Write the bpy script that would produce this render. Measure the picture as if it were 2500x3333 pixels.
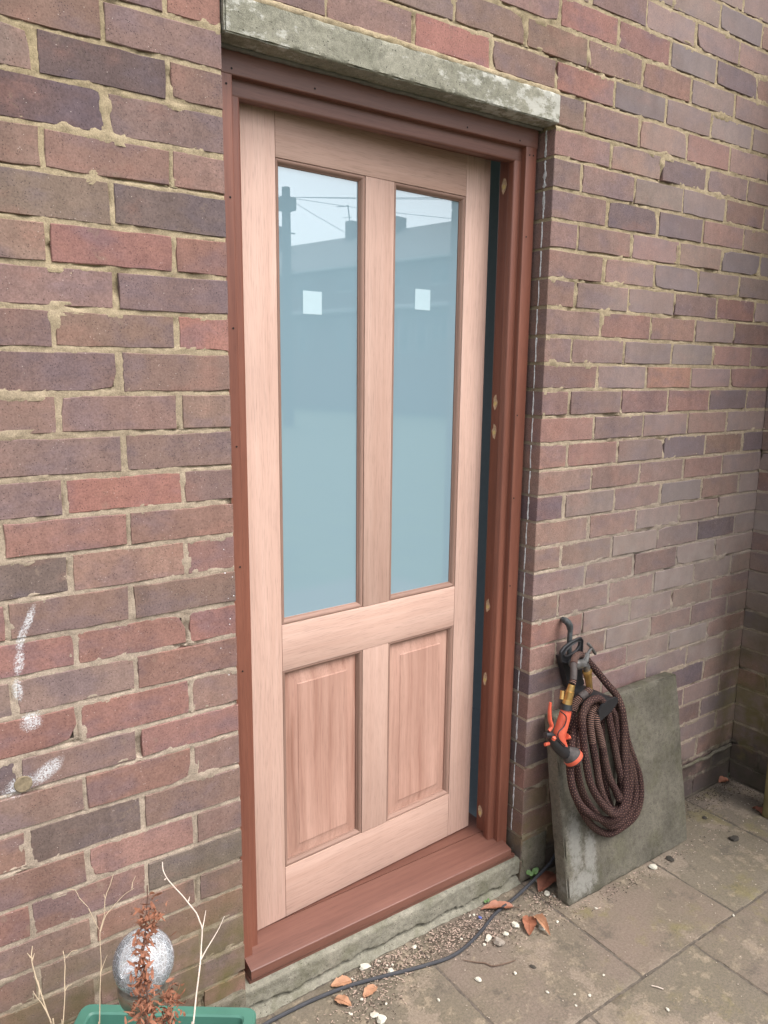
import bpy, math, random
import numpy as np
from mathutils import Vector, Matrix

# ------------------------------------------------------------------ scene, camera, light
SC = bpy.context.scene
for _o in list(bpy.data.objects):
    bpy.data.objects.remove(_o)
COL = SC.collection
R = math.radians

cam_d = bpy.data.cameras.new('camera')
cam = bpy.data.objects.new('camera', cam_d)
COL.objects.link(cam)
cam_d.sensor_fit = 'VERTICAL'
cam_d.sensor_height = 36.0
cam_d.lens = 36.0 * 2476.65 / 3333.0
cam_d.clip_start = 0.02
cam_d.clip_end = 600
YAW, PITCH, ROLL = 0.60788, -0.18359, 0.01106
_f = Vector((math.sin(YAW)*math.cos(PITCH), math.cos(YAW)*math.cos(PITCH), math.sin(PITCH)))
_r = Vector((math.cos(YAW), -math.sin(YAW), 0))
_u = _r.cross(_f)
_r2 = _r*math.cos(ROLL) + _u*math.sin(ROLL)
_u2 = -_r*math.sin(ROLL) + _u*math.cos(ROLL)
_m = Matrix((( _r2.x, _u2.x, -_f.x, -0.6403), (_r2.y, _u2.y, -_f.y, -1.4767), (_r2.z, _u2.z, -_f.z, 1.5477), (0, 0, 0, 1)))
cam.matrix_world = _m
SC.camera = cam

SUN_EL, SUN_AZ = R(58), R(155)          # azimuth measured clockwise from +y
world = bpy.data.worlds.new('World')
SC.world = world
world.use_nodes = True
_nt = world.node_tree
_nt.nodes.clear()
_sky = _nt.nodes.new('ShaderNodeTexSky')
_sky.sky_type = 'NISHITA'
_sky.sun_disc = False
_sky.sun_elevation = SUN_EL
_sky.sun_rotation = SUN_AZ
_sky.air_density = 1.0
_sky.dust_density = 4.0
_sky.ozone_density = 1.0
_hs = _nt.nodes.new('ShaderNodeHueSaturation')      # overcast: the blue is mostly washed out
_hs.inputs['Saturation'].default_value = 0.30
_bg = _nt.nodes.new('ShaderNodeBackground')
_bg.inputs['Strength'].default_value = 0.15
_ow = _nt.nodes.new('ShaderNodeOutputWorld')
_nt.links.new(_sky.outputs[0], _hs.inputs['Color'])
_nt.links.new(_hs.outputs[0], _bg.inputs['Color'])
_nt.links.new(_bg.outputs[0], _ow.inputs['Surface'])

sun_d = bpy.data.lights.new('sun', 'SUN')
sun_d.energy = 1.0
sun_d.angle = R(35)
sun_d.color = (1.0, 0.965, 0.945)
sun = bpy.data.objects.new('sun', sun_d)
COL.objects.link(sun)
_sd = Vector((math.sin(SUN_AZ)*math.cos(SUN_EL), math.cos(SUN_AZ)*math.cos(SUN_EL), math.sin(SUN_EL)))
sun.rotation_euler = _sd.to_track_quat('Z', 'Y').to_euler()
sun.location = (-2, -4, 6)

SC.view_settings.view_transform = 'Standard'
SC.view_settings.look = 'None'
SC.view_settings.gamma = 1.0
SC.view_settings.use_curve_mapping = False
SC.view_settings.exposure = 1.18
SC.render.engine = 'CYCLES'

# ------------------------------------------------------------------ measured data (world metres; ground z = 0, wall face y = 0)
BRICKC=[(-0.22, 2.069, 'dark'), (-0.311, 1.988, 'dark'), (-0.114, 1.84, 'greydark'), (-0.285, 1.839, 'grey'), (-0.104, 1.98, 'grey'), (-0.365, 2.066, 'grey'), (-0.233, 1.766, 'red'), (-0.052, 2.195, 'red'), (-0.058, 1.761, 'red'), (-0.312, 2.117, 'brown'), (-0.115, 2.134, 'brown'), (-0.052, 2.069, 'brown'), (-0.225, 1.916, 'brown'), (-0.057, 1.905, 'brown'), (-0.376, 1.915, 'brown'), (-0.34, 1.686, 'purplegrey'), (-0.116, 1.688, 'purplegrey'), (-0.397, 1.612, 'purplegrey'), (-0.053, 1.626, 'redbright'), (-0.233, 1.619, 'brown'), (-0.33, 1.54, 'purple'), (-0.224, 1.463, 'purple'), (-0.115, 1.378, 'purple'), (-0.34, 1.386, 'purple'), (-0.053, 1.318, 'purple'), (-0.392, 1.313, 'purple'), (-0.104, 1.537, 'brown'), (-0.049, 1.459, 'brown'), (-0.222, 1.317, 'redbright'), (-0.11, 1.241, 'redbrown'), (-0.337, 1.239, 'redbrown'), (-0.23, 1.166, 'pink'), (-0.053, 1.166, 'pink'), (-0.398, 1.163, 'greydark'), (-0.325, 1.093, 'brown'), (-0.111, 1.09, 'brown'), (-0.053, 1.014, 'redbright'), (-0.229, 1.013, 'red'), (-0.392, 1.014, 'red'), (-0.117, 0.95, 'red'), (-0.217, 0.865, 'red'), (-0.403, 0.851, 'red'), (-0.123, 0.793, 'red'), (-0.225, 0.713, 'red'), (-0.326, 0.795, 'brown'), (-0.404, 0.706, 'brown'), (-0.331, 0.635, 'brown'), (-0.335, 0.631, 'greydark'), (-0.213, 0.554, 'pink'), (-0.052, 0.719, 'brown'), (-0.113, 0.628, 'brown'), (-0.057, 0.558, 'brown'), (-0.08, 0.504, 'greydark'), (-0.471, 0.632, 'redbrown'), (-0.405, 0.561, 'redbrown'), (-0.239, 0.411, 'redbrown'), (1.261, 2.293, 'darkpurple'), (1.502, 2.446, 'darkpurple'), (1.722, 2.441, 'darkpurple'), (1.477, 2.14, 'darkpurple'), (1.486, 1.986, 'darkpurple'), (1.827, 1.915, 'darkpurple'), (1.72, 2.597, 'darkpurple'), (1.255, 1.986, 'darkpurple'), (1.141, 2.064, 'purple'), (1.136, 2.063, 'purple'), (1.49, 2.286, 'purple'), (0.41, 2.283, 'purple'), (1.506, 2.57, 'purple'), (1.595, 2.066, 'purple'), (0.579, 2.285, 'redbright'), (1.039, 2.29, 'redbright'), (1.043, 2.445, 'redbright'), (1.597, 2.207, 'redbright'), (0.698, 2.347, 'brown'), (0.809, 2.285, 'brown'), (0.927, 2.37, 'brown'), (1.007, 2.131, 'brownpink'), (1.14, 2.212, 'brownpink'), (1.258, 2.141, 'brownpink'), (1.02, 1.982, 'brownpink'), (1.014, 1.833, 'brownpink'), (0.966, 1.757, 'brownpink'), (1.374, 2.064, 'grey'), (1.122, 1.909, 'grey'), (0.974, 2.216, 'grey'), (1.476, 1.537, 'orange'), (0.954, 1.309, 'pink'), (1.592, 1.314, 'darkpurple'), (1.587, 1.169, 'darkpurple'), (1.011, 1.539, 'purple'), (1.124, 1.467, 'purple'), (1.363, 1.609, 'purple'), (1.358, 1.464, 'purple'), (1.235, 1.39, 'purple'), (1.352, 1.17, 'redbrown'), (1.117, 1.32, 'redbrown'), (1.472, 1.382, 'redbrown'), (1.597, 1.46, 'redbrown'), (0.987, 1.241, 'brownpink'), (1.017, 1.089, 'brownpink'), (0.946, 1.023, 'brownpink'), (1.126, 0.869, 'brownpink'), (1.12, 1.176, 'grey'), (1.291, 1.058, 'grey'), (1.217, 1.252, 'grey'), (1.353, 1.308, 'grey'), (0.962, 0.798, 'red')]
HOSE=[(1.0734, -0.088, 0.6276), (1.0594, -0.088, 0.6195), (1.0349, -0.085, 0.6069), (1.014, -0.085, 0.5879), (0.988, -0.0993, 0.5466), (0.9726, -0.1123, 0.4872), (0.9639, -0.124, 0.4325), (0.9644, -0.1344, 0.3815), (0.9794, -0.1435, 0.3319), (1.016, -0.15, 0.2658), (1.0652, -0.15, 0.2102), (1.1299, -0.15, 0.1699), (1.1928, -0.15, 0.1696), (1.2501, -0.15, 0.1872), (1.2824, -0.1435, 0.2302), (1.288, -0.1305, 0.2983), (1.2649, -0.1195, 0.3646), (1.2401, -0.1078, 0.434), (1.2304, -0.0947, 0.5053), (1.2085, -0.0876, 0.5485), (1.1559, -0.088, 0.5763), (1.1282, -0.094, 0.5497), (1.1178, -0.109, 0.469), (1.1177, -0.124, 0.3854), (1.119, -0.1372, 0.3112), (1.1316, -0.1456, 0.2598), (1.1542, -0.148, 0.2366), (1.175, -0.145, 0.2483), (1.1915, -0.133, 0.3114), (1.2013, -0.115, 0.4113), (1.2008, -0.1, 0.4969), (1.1963, -0.091, 0.5492), (1.1297, -0.1003, 0.5857), (1.0544, -0.1059, 0.577), (1.0007, -0.1185, 0.5303), (0.9777, -0.133, 0.4671), (0.9774, -0.1462, 0.4039), (0.9971, -0.1587, 0.3371), (1.0426, -0.166, 0.2756), (1.1112, -0.166, 0.2114), (1.1686, -0.166, 0.2056), (1.2183, -0.164, 0.2358), (1.2397, -0.1528, 0.2868), (1.2313, -0.1396, 0.3578), (1.2085, -0.1297, 0.4156), (1.1968, -0.1165, 0.4865), (1.1848, -0.104, 0.5535), (1.1136, -0.1131, 0.591), (1.0179, -0.1201, 0.585), (0.9576, -0.1364, 0.5327), (0.9286, -0.1549, 0.4644), (0.9245, -0.1705, 0.4016), (0.9502, -0.1827, 0.3425), (1.0051, -0.186, 0.2921), (1.0723, -0.186, 0.2542), (1.1234, -0.186, 0.247), (1.161, -0.183, 0.2689), (1.1861, -0.1712, 0.3133), (1.1941, -0.1564, 0.377), (1.1848, -0.1416, 0.4459), (1.1744, -0.1283, 0.5082), (1.1649, -0.1172, 0.5601), (1.0994, -0.125, 0.5886), (1.0526, -0.1269, 0.5908), (1.0266, -0.1352, 0.5578), (1.0274, -0.1484, 0.494), (1.0346, -0.1603, 0.4346), (1.039, -0.1708, 0.3821), (1.0521, -0.1801, 0.333), (1.0818, -0.188, 0.2842), (1.1199, -0.186, 0.2809), (1.1424, -0.1774, 0.3161), (1.1493, -0.1616, 0.3931), (1.1462, -0.1451, 0.4764), (1.1426, -0.1326, 0.5399), (1.1008, -0.1322, 0.5858), (1.0641, -0.134, 0.5871), (1.0463, -0.1406, 0.5616), (1.0521, -0.149, 0.522), (1.0618, -0.1588, 0.4747), (1.0666, -0.1686, 0.4287), (1.0771, -0.1777, 0.3838), (1.0993, -0.1854, 0.3414), (1.113, -0.191, 0.311), (1.1351, -0.1833, 0.3394), (1.1248, -0.17, 0.4045), (1.1152, -0.156, 0.4721), (1.1072, -0.1434, 0.5325), (1.1005, -0.1357, 0.5697), (1.0611, -0.138, 0.6187), (1.0103, -0.1401, 0.622), (0.9778, -0.1478, 0.5962), (0.9689, -0.159, 0.5492), (0.9673, -0.173, 0.4881), (0.9704, -0.1842, 0.4379), (0.9768, -0.1912, 0.405), (1.0012, -0.2003, 0.3567), (1.0354, -0.2073, 0.3138), (1.0717, -0.208, 0.2856), (1.1105, -0.2066, 0.2911), (1.1317, -0.1968, 0.3292), (1.1399, -0.1835, 0.3882), (1.1486, -0.1695, 0.4506), (1.1573, -0.1555, 0.5133), (1.1578, -0.145, 0.5621), (1.1601, -0.12, 0.598), (1.1354, -0.1, 0.6355), (1.1226, -0.075, 0.6649), (1.1029, -0.06, 0.6923), (1.0761, -0.06, 0.7174), (1.0351, -0.075, 0.7396), (0.9883, -0.1, 0.7492), (0.9535, -0.125, 0.7434), (0.9382, -0.14, 0.729), (0.9281, -0.148, 0.7097), (0.922, -0.15, 0.702)]
CUFF=[(0.9435, -0.134, 0.7421), (0.9455, -0.134, 0.7121)]
GUN={'connector': [(0.922, -0.15, 0.701), (0.9155, -0.15, 0.6824), (0.9093, -0.15, 0.6594), (0.9049, -0.15, 0.6474)], 'clip': [(0.8833, -0.155, 0.6926), (0.8776, -0.155, 0.6708)], 'handle': [(0.9037, -0.152, 0.6452), (0.8982, -0.152, 0.6187), (0.8886, -0.152, 0.5884), (0.8802, -0.152, 0.5643), (0.8839, -0.152, 0.545), (0.9014, -0.152, 0.5217)], 'spine': [(0.8587, -0.17, 0.6459), (0.8823, -0.17, 0.6235), (0.8777, -0.17, 0.5987), (0.8546, -0.17, 0.5855), (0.8583, -0.17, 0.5649), (0.8847, -0.17, 0.5377)], 'body': [(0.8224, -0.152, 0.5788), (0.8423, -0.152, 0.5732), (0.8592, -0.152, 0.5504), (0.8809, -0.152, 0.526), (0.9075, -0.152, 0.5015)], 'head': [(0.8987, -0.152, 0.5275), (0.9135, -0.152, 0.5108), (0.9337, -0.152, 0.487), (0.9515, -0.152, 0.4663), (0.9644, -0.152, 0.4515)], 'lever': [(0.834, -0.155, 0.672), (0.832, -0.155, 0.6469), (0.8357, -0.155, 0.6201), (0.844, -0.155, 0.6001), (0.8335, -0.155, 0.5899)], 'thumb': [(0.908, -0.152, 0.5515), (0.9222, -0.152, 0.5442)], 'knob': [(0.8211, -0.155, 0.5528), (0.8363, -0.155, 0.5517)], 'trig': [(0.836, -0.172, 0.5737)]}
TAP={'pipe': [(1.0453, 0.01, 0.8249), (1.0261, -0.02, 0.8306), (1.0238, -0.032, 0.8293), (1.0343, -0.032, 0.8171), (1.0387, -0.032, 0.8043), (1.0387, -0.032, 0.7802), (1.0385, -0.032, 0.7596), (1.0405, -0.032, 0.7349), (1.046, -0.032, 0.7024)], 'body': [(1.0157, -0.075, 0.7147), (1.0376, -0.075, 0.7099), (1.0594, -0.075, 0.7086)], 'bonnet': [(1.0525, -0.075, 0.7049), (1.061, -0.075, 0.7186), (1.0716, -0.075, 0.7353)], 'spindle': [(1.0716, -0.075, 0.7353), (1.0815, -0.075, 0.7453), (1.0874, -0.075, 0.7503)], 'handle': [(1.0678, -0.075, 0.7677), (1.0875, -0.075, 0.7492), (1.107, -0.075, 0.7254)], 'spout': [(1.0512, -0.082, 0.7093), (1.061, -0.082, 0.6978), (1.0645, -0.082, 0.6856)], 'conn': [(1.0608, -0.085, 0.6875), (1.067, -0.085, 0.667), (1.0729, -0.085, 0.6448), (1.0774, -0.085, 0.6269)], 'wallend': [(1.0483, -0.03, 0.7012)]}
HANGER={'outline': [(0.982, -0.05, 0.7495), (0.9973, -0.05, 0.7633), (1.0202, -0.05, 0.7716), (1.0437, -0.05, 0.7761), (1.0653, -0.05, 0.778), (1.075, -0.05, 0.7675), (1.0755, -0.05, 0.7438), (1.0749, -0.05, 0.723), (1.0639, -0.05, 0.7201), (1.0483, -0.05, 0.7217), (1.0347, -0.05, 0.7108), (1.0109, -0.05, 0.7108), (0.9865, -0.05, 0.7213)], 'hole': [(0.9954, -0.05, 0.7398), (1.0076, -0.05, 0.7527), (1.0304, -0.05, 0.7641), (1.0515, -0.05, 0.7694), (1.063, -0.05, 0.7654), (1.0625, -0.05, 0.7534), (1.0514, -0.05, 0.7418), (1.0327, -0.05, 0.7354), (1.0116, -0.05, 0.7313), (0.9997, -0.05, 0.7328)], 'back': [(1.0082, -0.03, 0.7237), (1.1015, -0.03, 0.711), (1.1103, -0.03, 0.6378), (1.1199, -0.03, 0.614), (1.0819, -0.03, 0.5907), (1.0504, -0.03, 0.6162), (1.0351, -0.03, 0.6551)], 'end': [(1.0445, -0.15, 0.5899), (1.0576, -0.15, 0.6053), (1.091, -0.15, 0.6141), (1.1181, -0.15, 0.6153), (1.1272, -0.15, 0.6103), (1.1287, -0.15, 0.596), (1.0999, -0.15, 0.5738), (1.055, -0.15, 0.5562), (1.0496, -0.15, 0.5611)], 'arm': [(1.0744, -0.03, 0.6211), (1.2257, -0.03, 0.5891), (1.2294, -0.03, 0.551), (1.0775, -0.03, 0.5846)]}
STALK={'pale': [[(-0.2734, -0.2895, 0.7074), (-0.2753, -0.2963, 0.6971), (-0.2723, -0.3055, 0.6857), (-0.264, -0.3181, 0.6724), (-0.2547, -0.3308, 0.6598), (-0.2467, -0.3439, 0.6466), (-0.2401, -0.3549, 0.6358), (-0.2382, -0.3647, 0.6247), (-0.2376, -0.373, 0.615), (-0.2447, -0.3859, 0.5971), (-0.2519, -0.3986, 0.5797), (-0.2621, -0.4132, 0.5597), (-0.27, -0.424, 0.5452), (-0.278, -0.4364, 0.5296), (-0.2856, -0.448, 0.5152), (-0.2915, -0.4572, 0.5041)], [(-0.225, -0.3593, 0.6371), (-0.231, -0.3664, 0.6257), (-0.2376, -0.373, 0.615)], [(-0.1993, -0.3778, 0.6267), (-0.2117, -0.384, 0.6137), (-0.227, -0.3892, 0.6007), (-0.2385, -0.3929, 0.5916), (-0.2503, -0.3975, 0.5816)], [(-0.244, -0.3364, 0.6573), (-0.2478, -0.3397, 0.6514)], [(-0.2723, -0.3055, 0.6857), (-0.2764, -0.3058, 0.6836)]], 'fork': [[(-0.4904, -0.3219, 0.6669), (-0.4936, -0.3285, 0.6578), (-0.4945, -0.3344, 0.6501), (-0.4937, -0.3423, 0.6403), (-0.4926, -0.3499, 0.631), (-0.4893, -0.3647, 0.6136), (-0.4868, -0.3776, 0.5989), (-0.4844, -0.3876, 0.5878), (-0.4825, -0.3947, 0.5802), (-0.4806, -0.406, 0.5679)], [(-0.4999, -0.3623, 0.6227), (-0.4966, -0.369, 0.6152), (-0.4917, -0.3756, 0.6082), (-0.4878, -0.3833, 0.5999), (-0.484, -0.3938, 0.5885)], [(-0.4989, -0.3254, 0.6609), (-0.4947, -0.3309, 0.6545)], [(-0.4891, -0.3286, 0.6585), (-0.4944, -0.3338, 0.6509)], [(-0.4937, -0.3688, 0.6081), (-0.4902, -0.3574, 0.6223), (-0.4914, -0.3521, 0.6285)]], 'single': [[(-0.449, -0.3317, 0.6457), (-0.4489, -0.3382, 0.6376), (-0.4499, -0.345, 0.629), (-0.4541, -0.3564, 0.6142), (-0.4571, -0.3683, 0.5996), (-0.4621, -0.3808, 0.5842), (-0.467, -0.3927, 0.57), (-0.4704, -0.4022, 0.559)], [(-0.4452, -0.3637, 0.6074), (-0.451, -0.3633, 0.6066), (-0.4565, -0.3656, 0.6028)], [(-0.4467, -0.339, 0.6371), (-0.4369, -0.3364, 0.6424), (-0.429, -0.3381, 0.6421)]], 'thin': [[(-0.3499, -0.2624, 0.6983), (-0.3568, -0.269, 0.6866), (-0.3647, -0.2743, 0.6768), (-0.3693, -0.2785, 0.6695), (-0.3725, -0.2855, 0.6591), (-0.3755, -0.2926, 0.6487), (-0.383, -0.2996, 0.6375), (-0.3868, -0.3049, 0.6296), (-0.3904, -0.3178, 0.6123), (-0.3933, -0.3303, 0.5963), (-0.3993, -0.3447, 0.5778), (-0.4053, -0.3606, 0.5581), (-0.4129, -0.3826, 0.5321), (-0.4166, -0.3925, 0.5207)], [(-0.3691, -0.2779, 0.6705), (-0.3698, -0.2739, 0.6757)], [(-0.3227, -0.2862, 0.6747), (-0.3347, -0.2856, 0.6712), (-0.3472, -0.2868, 0.6653), (-0.3602, -0.2901, 0.6567), (-0.373, -0.2928, 0.6492), (-0.3857, -0.3038, 0.6313)], [(-0.3164, -0.2766, 0.6903), (-0.3232, -0.2803, 0.6827), (-0.3264, -0.2851, 0.6749)], [(-0.396, -0.277, 0.6638), (-0.4025, -0.2696, 0.6721), (-0.4071, -0.2641, 0.6785)], [(-0.3857, -0.3038, 0.6313), (-0.3915, -0.2905, 0.647), (-0.3962, -0.2777, 0.6628)], [(-0.3821, -0.3271, 0.6032), (-0.3904, -0.333, 0.5939), (-0.3969, -0.3388, 0.5853)], [(-0.4071, -0.2641, 0.6785), (-0.4108, -0.2559, 0.6891), (-0.4221, -0.2514, 0.6925)]], 'brown': [[(-0.3222, -0.3621, 0.7273), (-0.3252, -0.3712, 0.7139), (-0.3297, -0.3795, 0.7013), (-0.3356, -0.3917, 0.6837), (-0.3426, -0.4034, 0.6668), (-0.349, -0.4125, 0.6538), (-0.3513, -0.4233, 0.6403), (-0.3525, -0.4375, 0.6236), (-0.357, -0.4534, 0.6048), (-0.3644, -0.4745, 0.5802), (-0.3675, -0.4842, 0.5693)], [(-0.3137, -0.4408, 0.6022), (-0.3186, -0.4516, 0.5889), (-0.3243, -0.4596, 0.5784), (-0.33, -0.4676, 0.5683), (-0.3396, -0.47, 0.5628), (-0.3512, -0.4745, 0.5548)]], 'clump': [((-0.3304, -0.388, 0.6902), 0.028, 60), ((-0.338, -0.398, 0.675), 0.02, 30), ((-0.3472, -0.4103, 0.657), 0.014, 26), ((-0.3545, -0.4219, 0.6409), 0.016, 36), ((-0.3561, -0.436, 0.6243), 0.017, 34), ((-0.3603, -0.4504, 0.607), 0.022, 46), ((-0.3669, -0.4652, 0.5891), 0.028, 50), ((-0.3546, -0.4664, 0.5916), 0.016, 22), ((-0.3191, -0.4498, 0.5906), 0.014, 26), ((-0.3243, -0.4627, 0.5752), 0.018, 36), ((-0.3368, -0.466, 0.5678), 0.014, 20)]}
JL=[2.176, 2.104, 2.0308, 1.9517, 1.8796, 1.7992, 1.7243, 1.6505, 1.5796, 1.5, 1.4253, 1.3479, 1.2744, 1.2029, 1.1262, 1.0516, 0.9778, 0.9035, 0.8225, 0.7509, 0.6724, 0.5913, 0.5154, 0.4391, 0.3692, 0.2964, 0.217, 0.1431]
JR=[2.1693, 2.0959, 2.0202, 1.9438, 1.8704, 1.7951, 1.7201, 1.6448, 1.5716, 1.5004, 1.4269, 1.3522, 1.279, 1.2054, 1.1312, 1.0577, 0.984, 0.9106, 0.8343, 0.7587, 0.6827, 0.6109, 0.5341, 0.4543, 0.3813, 0.3085, 0.2339, 0.1541]
PATCH=[(0.1187, 2.0376), (0.126, 1.4644), (0.1282, 1.3829), (0.1308, 0.8695), (0.1323, 0.6405), (0.1276, 0.2007)]
NAILS=[(0.0417, 2.1336), (0.2309, 2.1343), (0.0296, 2.1037), (0.0325, 1.8911), (0.032, 1.6317), (0.6564, 2.1325), (0.834, 2.1322), (0.8708, 2.1033), (0.8843, 2.1038), (0.8707, 1.9004), (0.0328, 1.3832), (0.034, 1.1156), (0.034, 0.8708), (0.866, 1.4305), (0.866, 1.199), (0.866, 0.9432)]
CABLE=[(1.0764, 0.011), (1.0102, -0.0068), (0.9398, -0.0257), (0.8443, -0.0432), (0.7509, -0.0633), (0.6708, -0.0928), (0.593, -0.1139), (0.5325, -0.1181), (0.4713, -0.1059), (0.4139, -0.091), (0.3526, -0.0729), (0.2556, -0.0483), (0.1645, -0.0365), (0.0831, -0.0338), (0.0324, -0.0349)]
CHIPS=[(0.3282, -0.018), (0.3738, -0.0194), (0.2828, -0.0317), (0.3315, -0.0588), (0.3765, -0.0683), (0.4812, -0.0322), (0.383, -0.0438), (0.3944, -0.0515), (0.2659, -0.0999), (0.3094, -0.1443), (0.2667, -0.1581), (0.2697, -0.1809), (0.2208, -0.1192), (0.4249, -0.2087), (0.6884, -0.0233), (0.6995, -0.0287), (0.7679, -0.1274), (0.7234, -0.1367), (0.6697, -0.1234), (0.6454, -0.1333), (0.6819, -0.1523), (0.8227, -0.1762), (0.9415, -0.0861), (0.9537, -0.1032), (0.9636, -0.0323), (0.5503, -0.2163), (0.6084, -0.0802), (0.6734, -0.0796), (0.8787, -0.184), (0.6438, -0.2544), (1.3175, -0.1869), (0.8329, -0.3876), (0.7222, -0.3878), (0.7501, -0.4119), (0.8759, -0.5492), (0.6686, -0.3447), (1.0162, -0.2088), (0.6977, -0.4126), (1.3264, -0.4525)]
DARKBITS=[(0.6994, -0.2629), (1.401, -0.19), (1.706, -0.1154), (1.6741, -0.2465)]
TWIG=[(0.56, -0.1432), (0.5828, -0.1681), (0.6027, -0.1855), (0.6105, -0.2029), (0.6412, -0.2149), (0.6762, -0.2228)]
HOSE_RIB=[(63, 65), (76, 79)]
LABELS=[(0.2005, 1.5565), (0.541, 1.585)]

rng = random.Random(7)

# ------------------------------------------------------------------ numeric noise
def _hash(i, j, k, seed):
    h = (i.astype(np.int64)*374761393 + j.astype(np.int64)*668265263 + k.astype(np.int64)*2147483647 + seed*974711) & 0xffffffff
    h = ((h ^ (h >> 13))*1274126177) & 0xffffffff
    h = (h ^ (h >> 16)) & 0xffffffff
    return h / 4294967295.0*2-1
def vnoise(x, y, z, seed=0):
    x, y, z = np.broadcast_arrays(np.asarray(x, float), np.asarray(y, float), np.asarray(z, float))
    xi, yi, zi = np.floor(x), np.floor(y), np.floor(z)
    fx, fy, fz = x-xi, y-yi, z-zi
    fx, fy, fz = [f*f*(3-2*f) for f in (fx, fy, fz)]
    r = 0
    for a in (0, 1):
        for b in (0, 1):
            for c in (0, 1):
                w = (fx if a else 1-fx)*(fy if b else 1-fy)*(fz if c else 1-fz)
                r = r + w*_hash(xi+a, yi+b, zi+c, seed)
    return r
def fbm(x, y, z, s, seed=0, oct=3):
    r, a = 0, 1.0
    for o in range(oct):
        r = r + a*vnoise(np.asarray(x)*s, np.asarray(y)*s, np.asarray(z)*s, seed+o*17)
        s *= 2.1; a *= .5
    return r/1.75

# ------------------------------------------------------------------ object helpers
def tag(o, label=None, cat=None, group=None, kind=None):
    if label: o['label'] = label
    if cat: o['category'] = cat
    if group: o['group'] = group
    if kind: o['kind'] = kind
    return o
def thing(name, label, cat, loc=(0, 0, 0), rotz=0, group=None):
    o = bpy.data.objects.new(name, None)
    o.empty_display_size = .05
    o.location = loc
    o.rotation_euler = (0, 0, rotz)
    COL.objects.link(o)
    return tag(o, label, cat, group)
class B:
    """collects geometry for one mesh object"""
    def __init__(s):
        s.v, s.f, s.uv, s.col = [], [], [], []
    def add(s, v, f, uv=None, col=None):
        n = len(s.v)
        s.v += [tuple(p) for p in v]
        s.f += [tuple(i+n for i in q) for q in f]
        s.uv += list(uv) if uv is not None else [(0, 0)]*len(v)
        s.col += list(col) if col is not None else [(1, 1, 1, 0)]*len(v)
        return s
    def build(s, name, mat, parent=None, smooth=40, center=True, label=None, kind=None, cols=False):
        v = np.array(s.v, float)
        o = v.mean(0)*0
        if center:
            o = (v.min(0)+v.max(0))/2
        me = bpy.data.meshes.new(name)
        me.from_pydata((v-o).tolist(), [], s.f)
        if any(u != (0, 0) for u in s.uv):
            ul = me.uv_layers.new(name='UVMap')
            li = np.zeros(len(me.loops), int)
            me.loops.foreach_get('vertex_index', li)
            ul.data.foreach_set('uv', np.array(s.uv, float)[li].ravel())
        if cols:
            a = me.color_attributes.new('tint', 'FLOAT_COLOR', 'POINT')
            a.data.foreach_set('color', np.array(s.col, float).ravel())
        if smooth is not None:
            me.polygons.foreach_set('use_smooth', [True]*len(me.polygons))
            me.set_sharp_from_angle(angle=R(smooth))
        if mat: me.materials.append(mat)
        ob = bpy.data.objects.new(name, me)
        COL.objects.link(ob)
        ob.location = o
        if parent: ob.parent = parent
        if label: ob['label'] = label
        if kind: ob['kind'] = kind
        return ob

def rbox(x0, x1, y0, y1, z0, z1, r=.0015, res=None, amp=0, ns=30, seed=0, edge=0):
    """box with rounded edges; optional grid resolution and noise displacement"""
    lo, hi = np.array([x0, y0, z0]), np.array([x1, y1, z1])
    r = min(r, (hi-lo).min()*.45)
    axes = []
    for a in range(3):
        L = hi[a]-lo[a]
        n = 1 if res is None else max(1, int(round((L-2*r)/res)))
        c = [lo[a]] + list(np.linspace(lo[a]+r, hi[a]-r, n+1)) + [hi[a]]
        if res is not None and r > res*1.0:
            c = sorted(set(c + [lo[a]+r*.35, hi[a]-r*.35]))
        axes.append(c)
    idx, V, F = {}, [], []
    def vid(i, j, k):
        key = (i, j, k)
        if key not in idx:
            idx[key] = len(V)
            V.append((axes[0][i], axes[1][j], axes[2][k]))
        return idx[key]
    n0, n1, n2 = [len(a)-1 for a in axes]
    for i in range(n0):
        for j in range(n1):
            F.append((vid(i, j, 0), vid(i, j+1, 0), vid(i+1, j+1, 0), vid(i+1, j, 0)))
            F.append((vid(i, j, n2), vid(i+1, j, n2), vid(i+1, j+1, n2), vid(i, j+1, n2)))
    for i in range(n0):
        for k in range(n2):
            F.append((vid(i, 0, k), vid(i+1, 0, k), vid(i+1, 0, k+1), vid(i, 0, k+1)))
            F.append((vid(i, n1, k), vid(i, n1, k+1), vid(i+1, n1, k+1), vid(i+1, n1, k)))
    for j in range(n1):
        for k in range(n2):
            F.append((vid(0, j, k), vid(0, j, k+1), vid(0, j+1, k+1), vid(0, j+1, k)))
            F.append((vid(n0, j, k), vid(n0, j+1, k), vid(n0, j+1, k+1), vid(n0, j, k+1)))
    P = np.array(V)
    inner = np.clip(P, lo+r, hi-r)
    d = P-inner
    L = np.linalg.norm(d, axis=1)
    m = L > 1e-9
    P[m] = inner[m] + d[m]/L[m][:, None]*r
    if amp:
        c = (lo+hi)/2
        nrm = np.where(m[:, None], d/np.maximum(L, 1e-9)[:, None], 0)
        nz = fbm(P[:, 0], P[:, 1], P[:, 2], ns, seed)
        isedge = (np.abs(d) > r*.3).sum(1) >= 2
        a = amp*nz - np.where(isedge, edge*np.clip(fbm(P[:, 0], P[:, 1], P[:, 2], ns*1.5, seed+5)+.25, 0, 1), 0)
        P = P + nrm*a[:, None]
    return P, F

def box(name, mat, parent, x0, x1, y0, y1, z0, z1, r=.0015, **k):
    b = B(); v, f = rbox(x0, x1, y0, y1, z0, z1, r); b.add(v, f)
    return b.build(name, mat, parent, **k)

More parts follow.
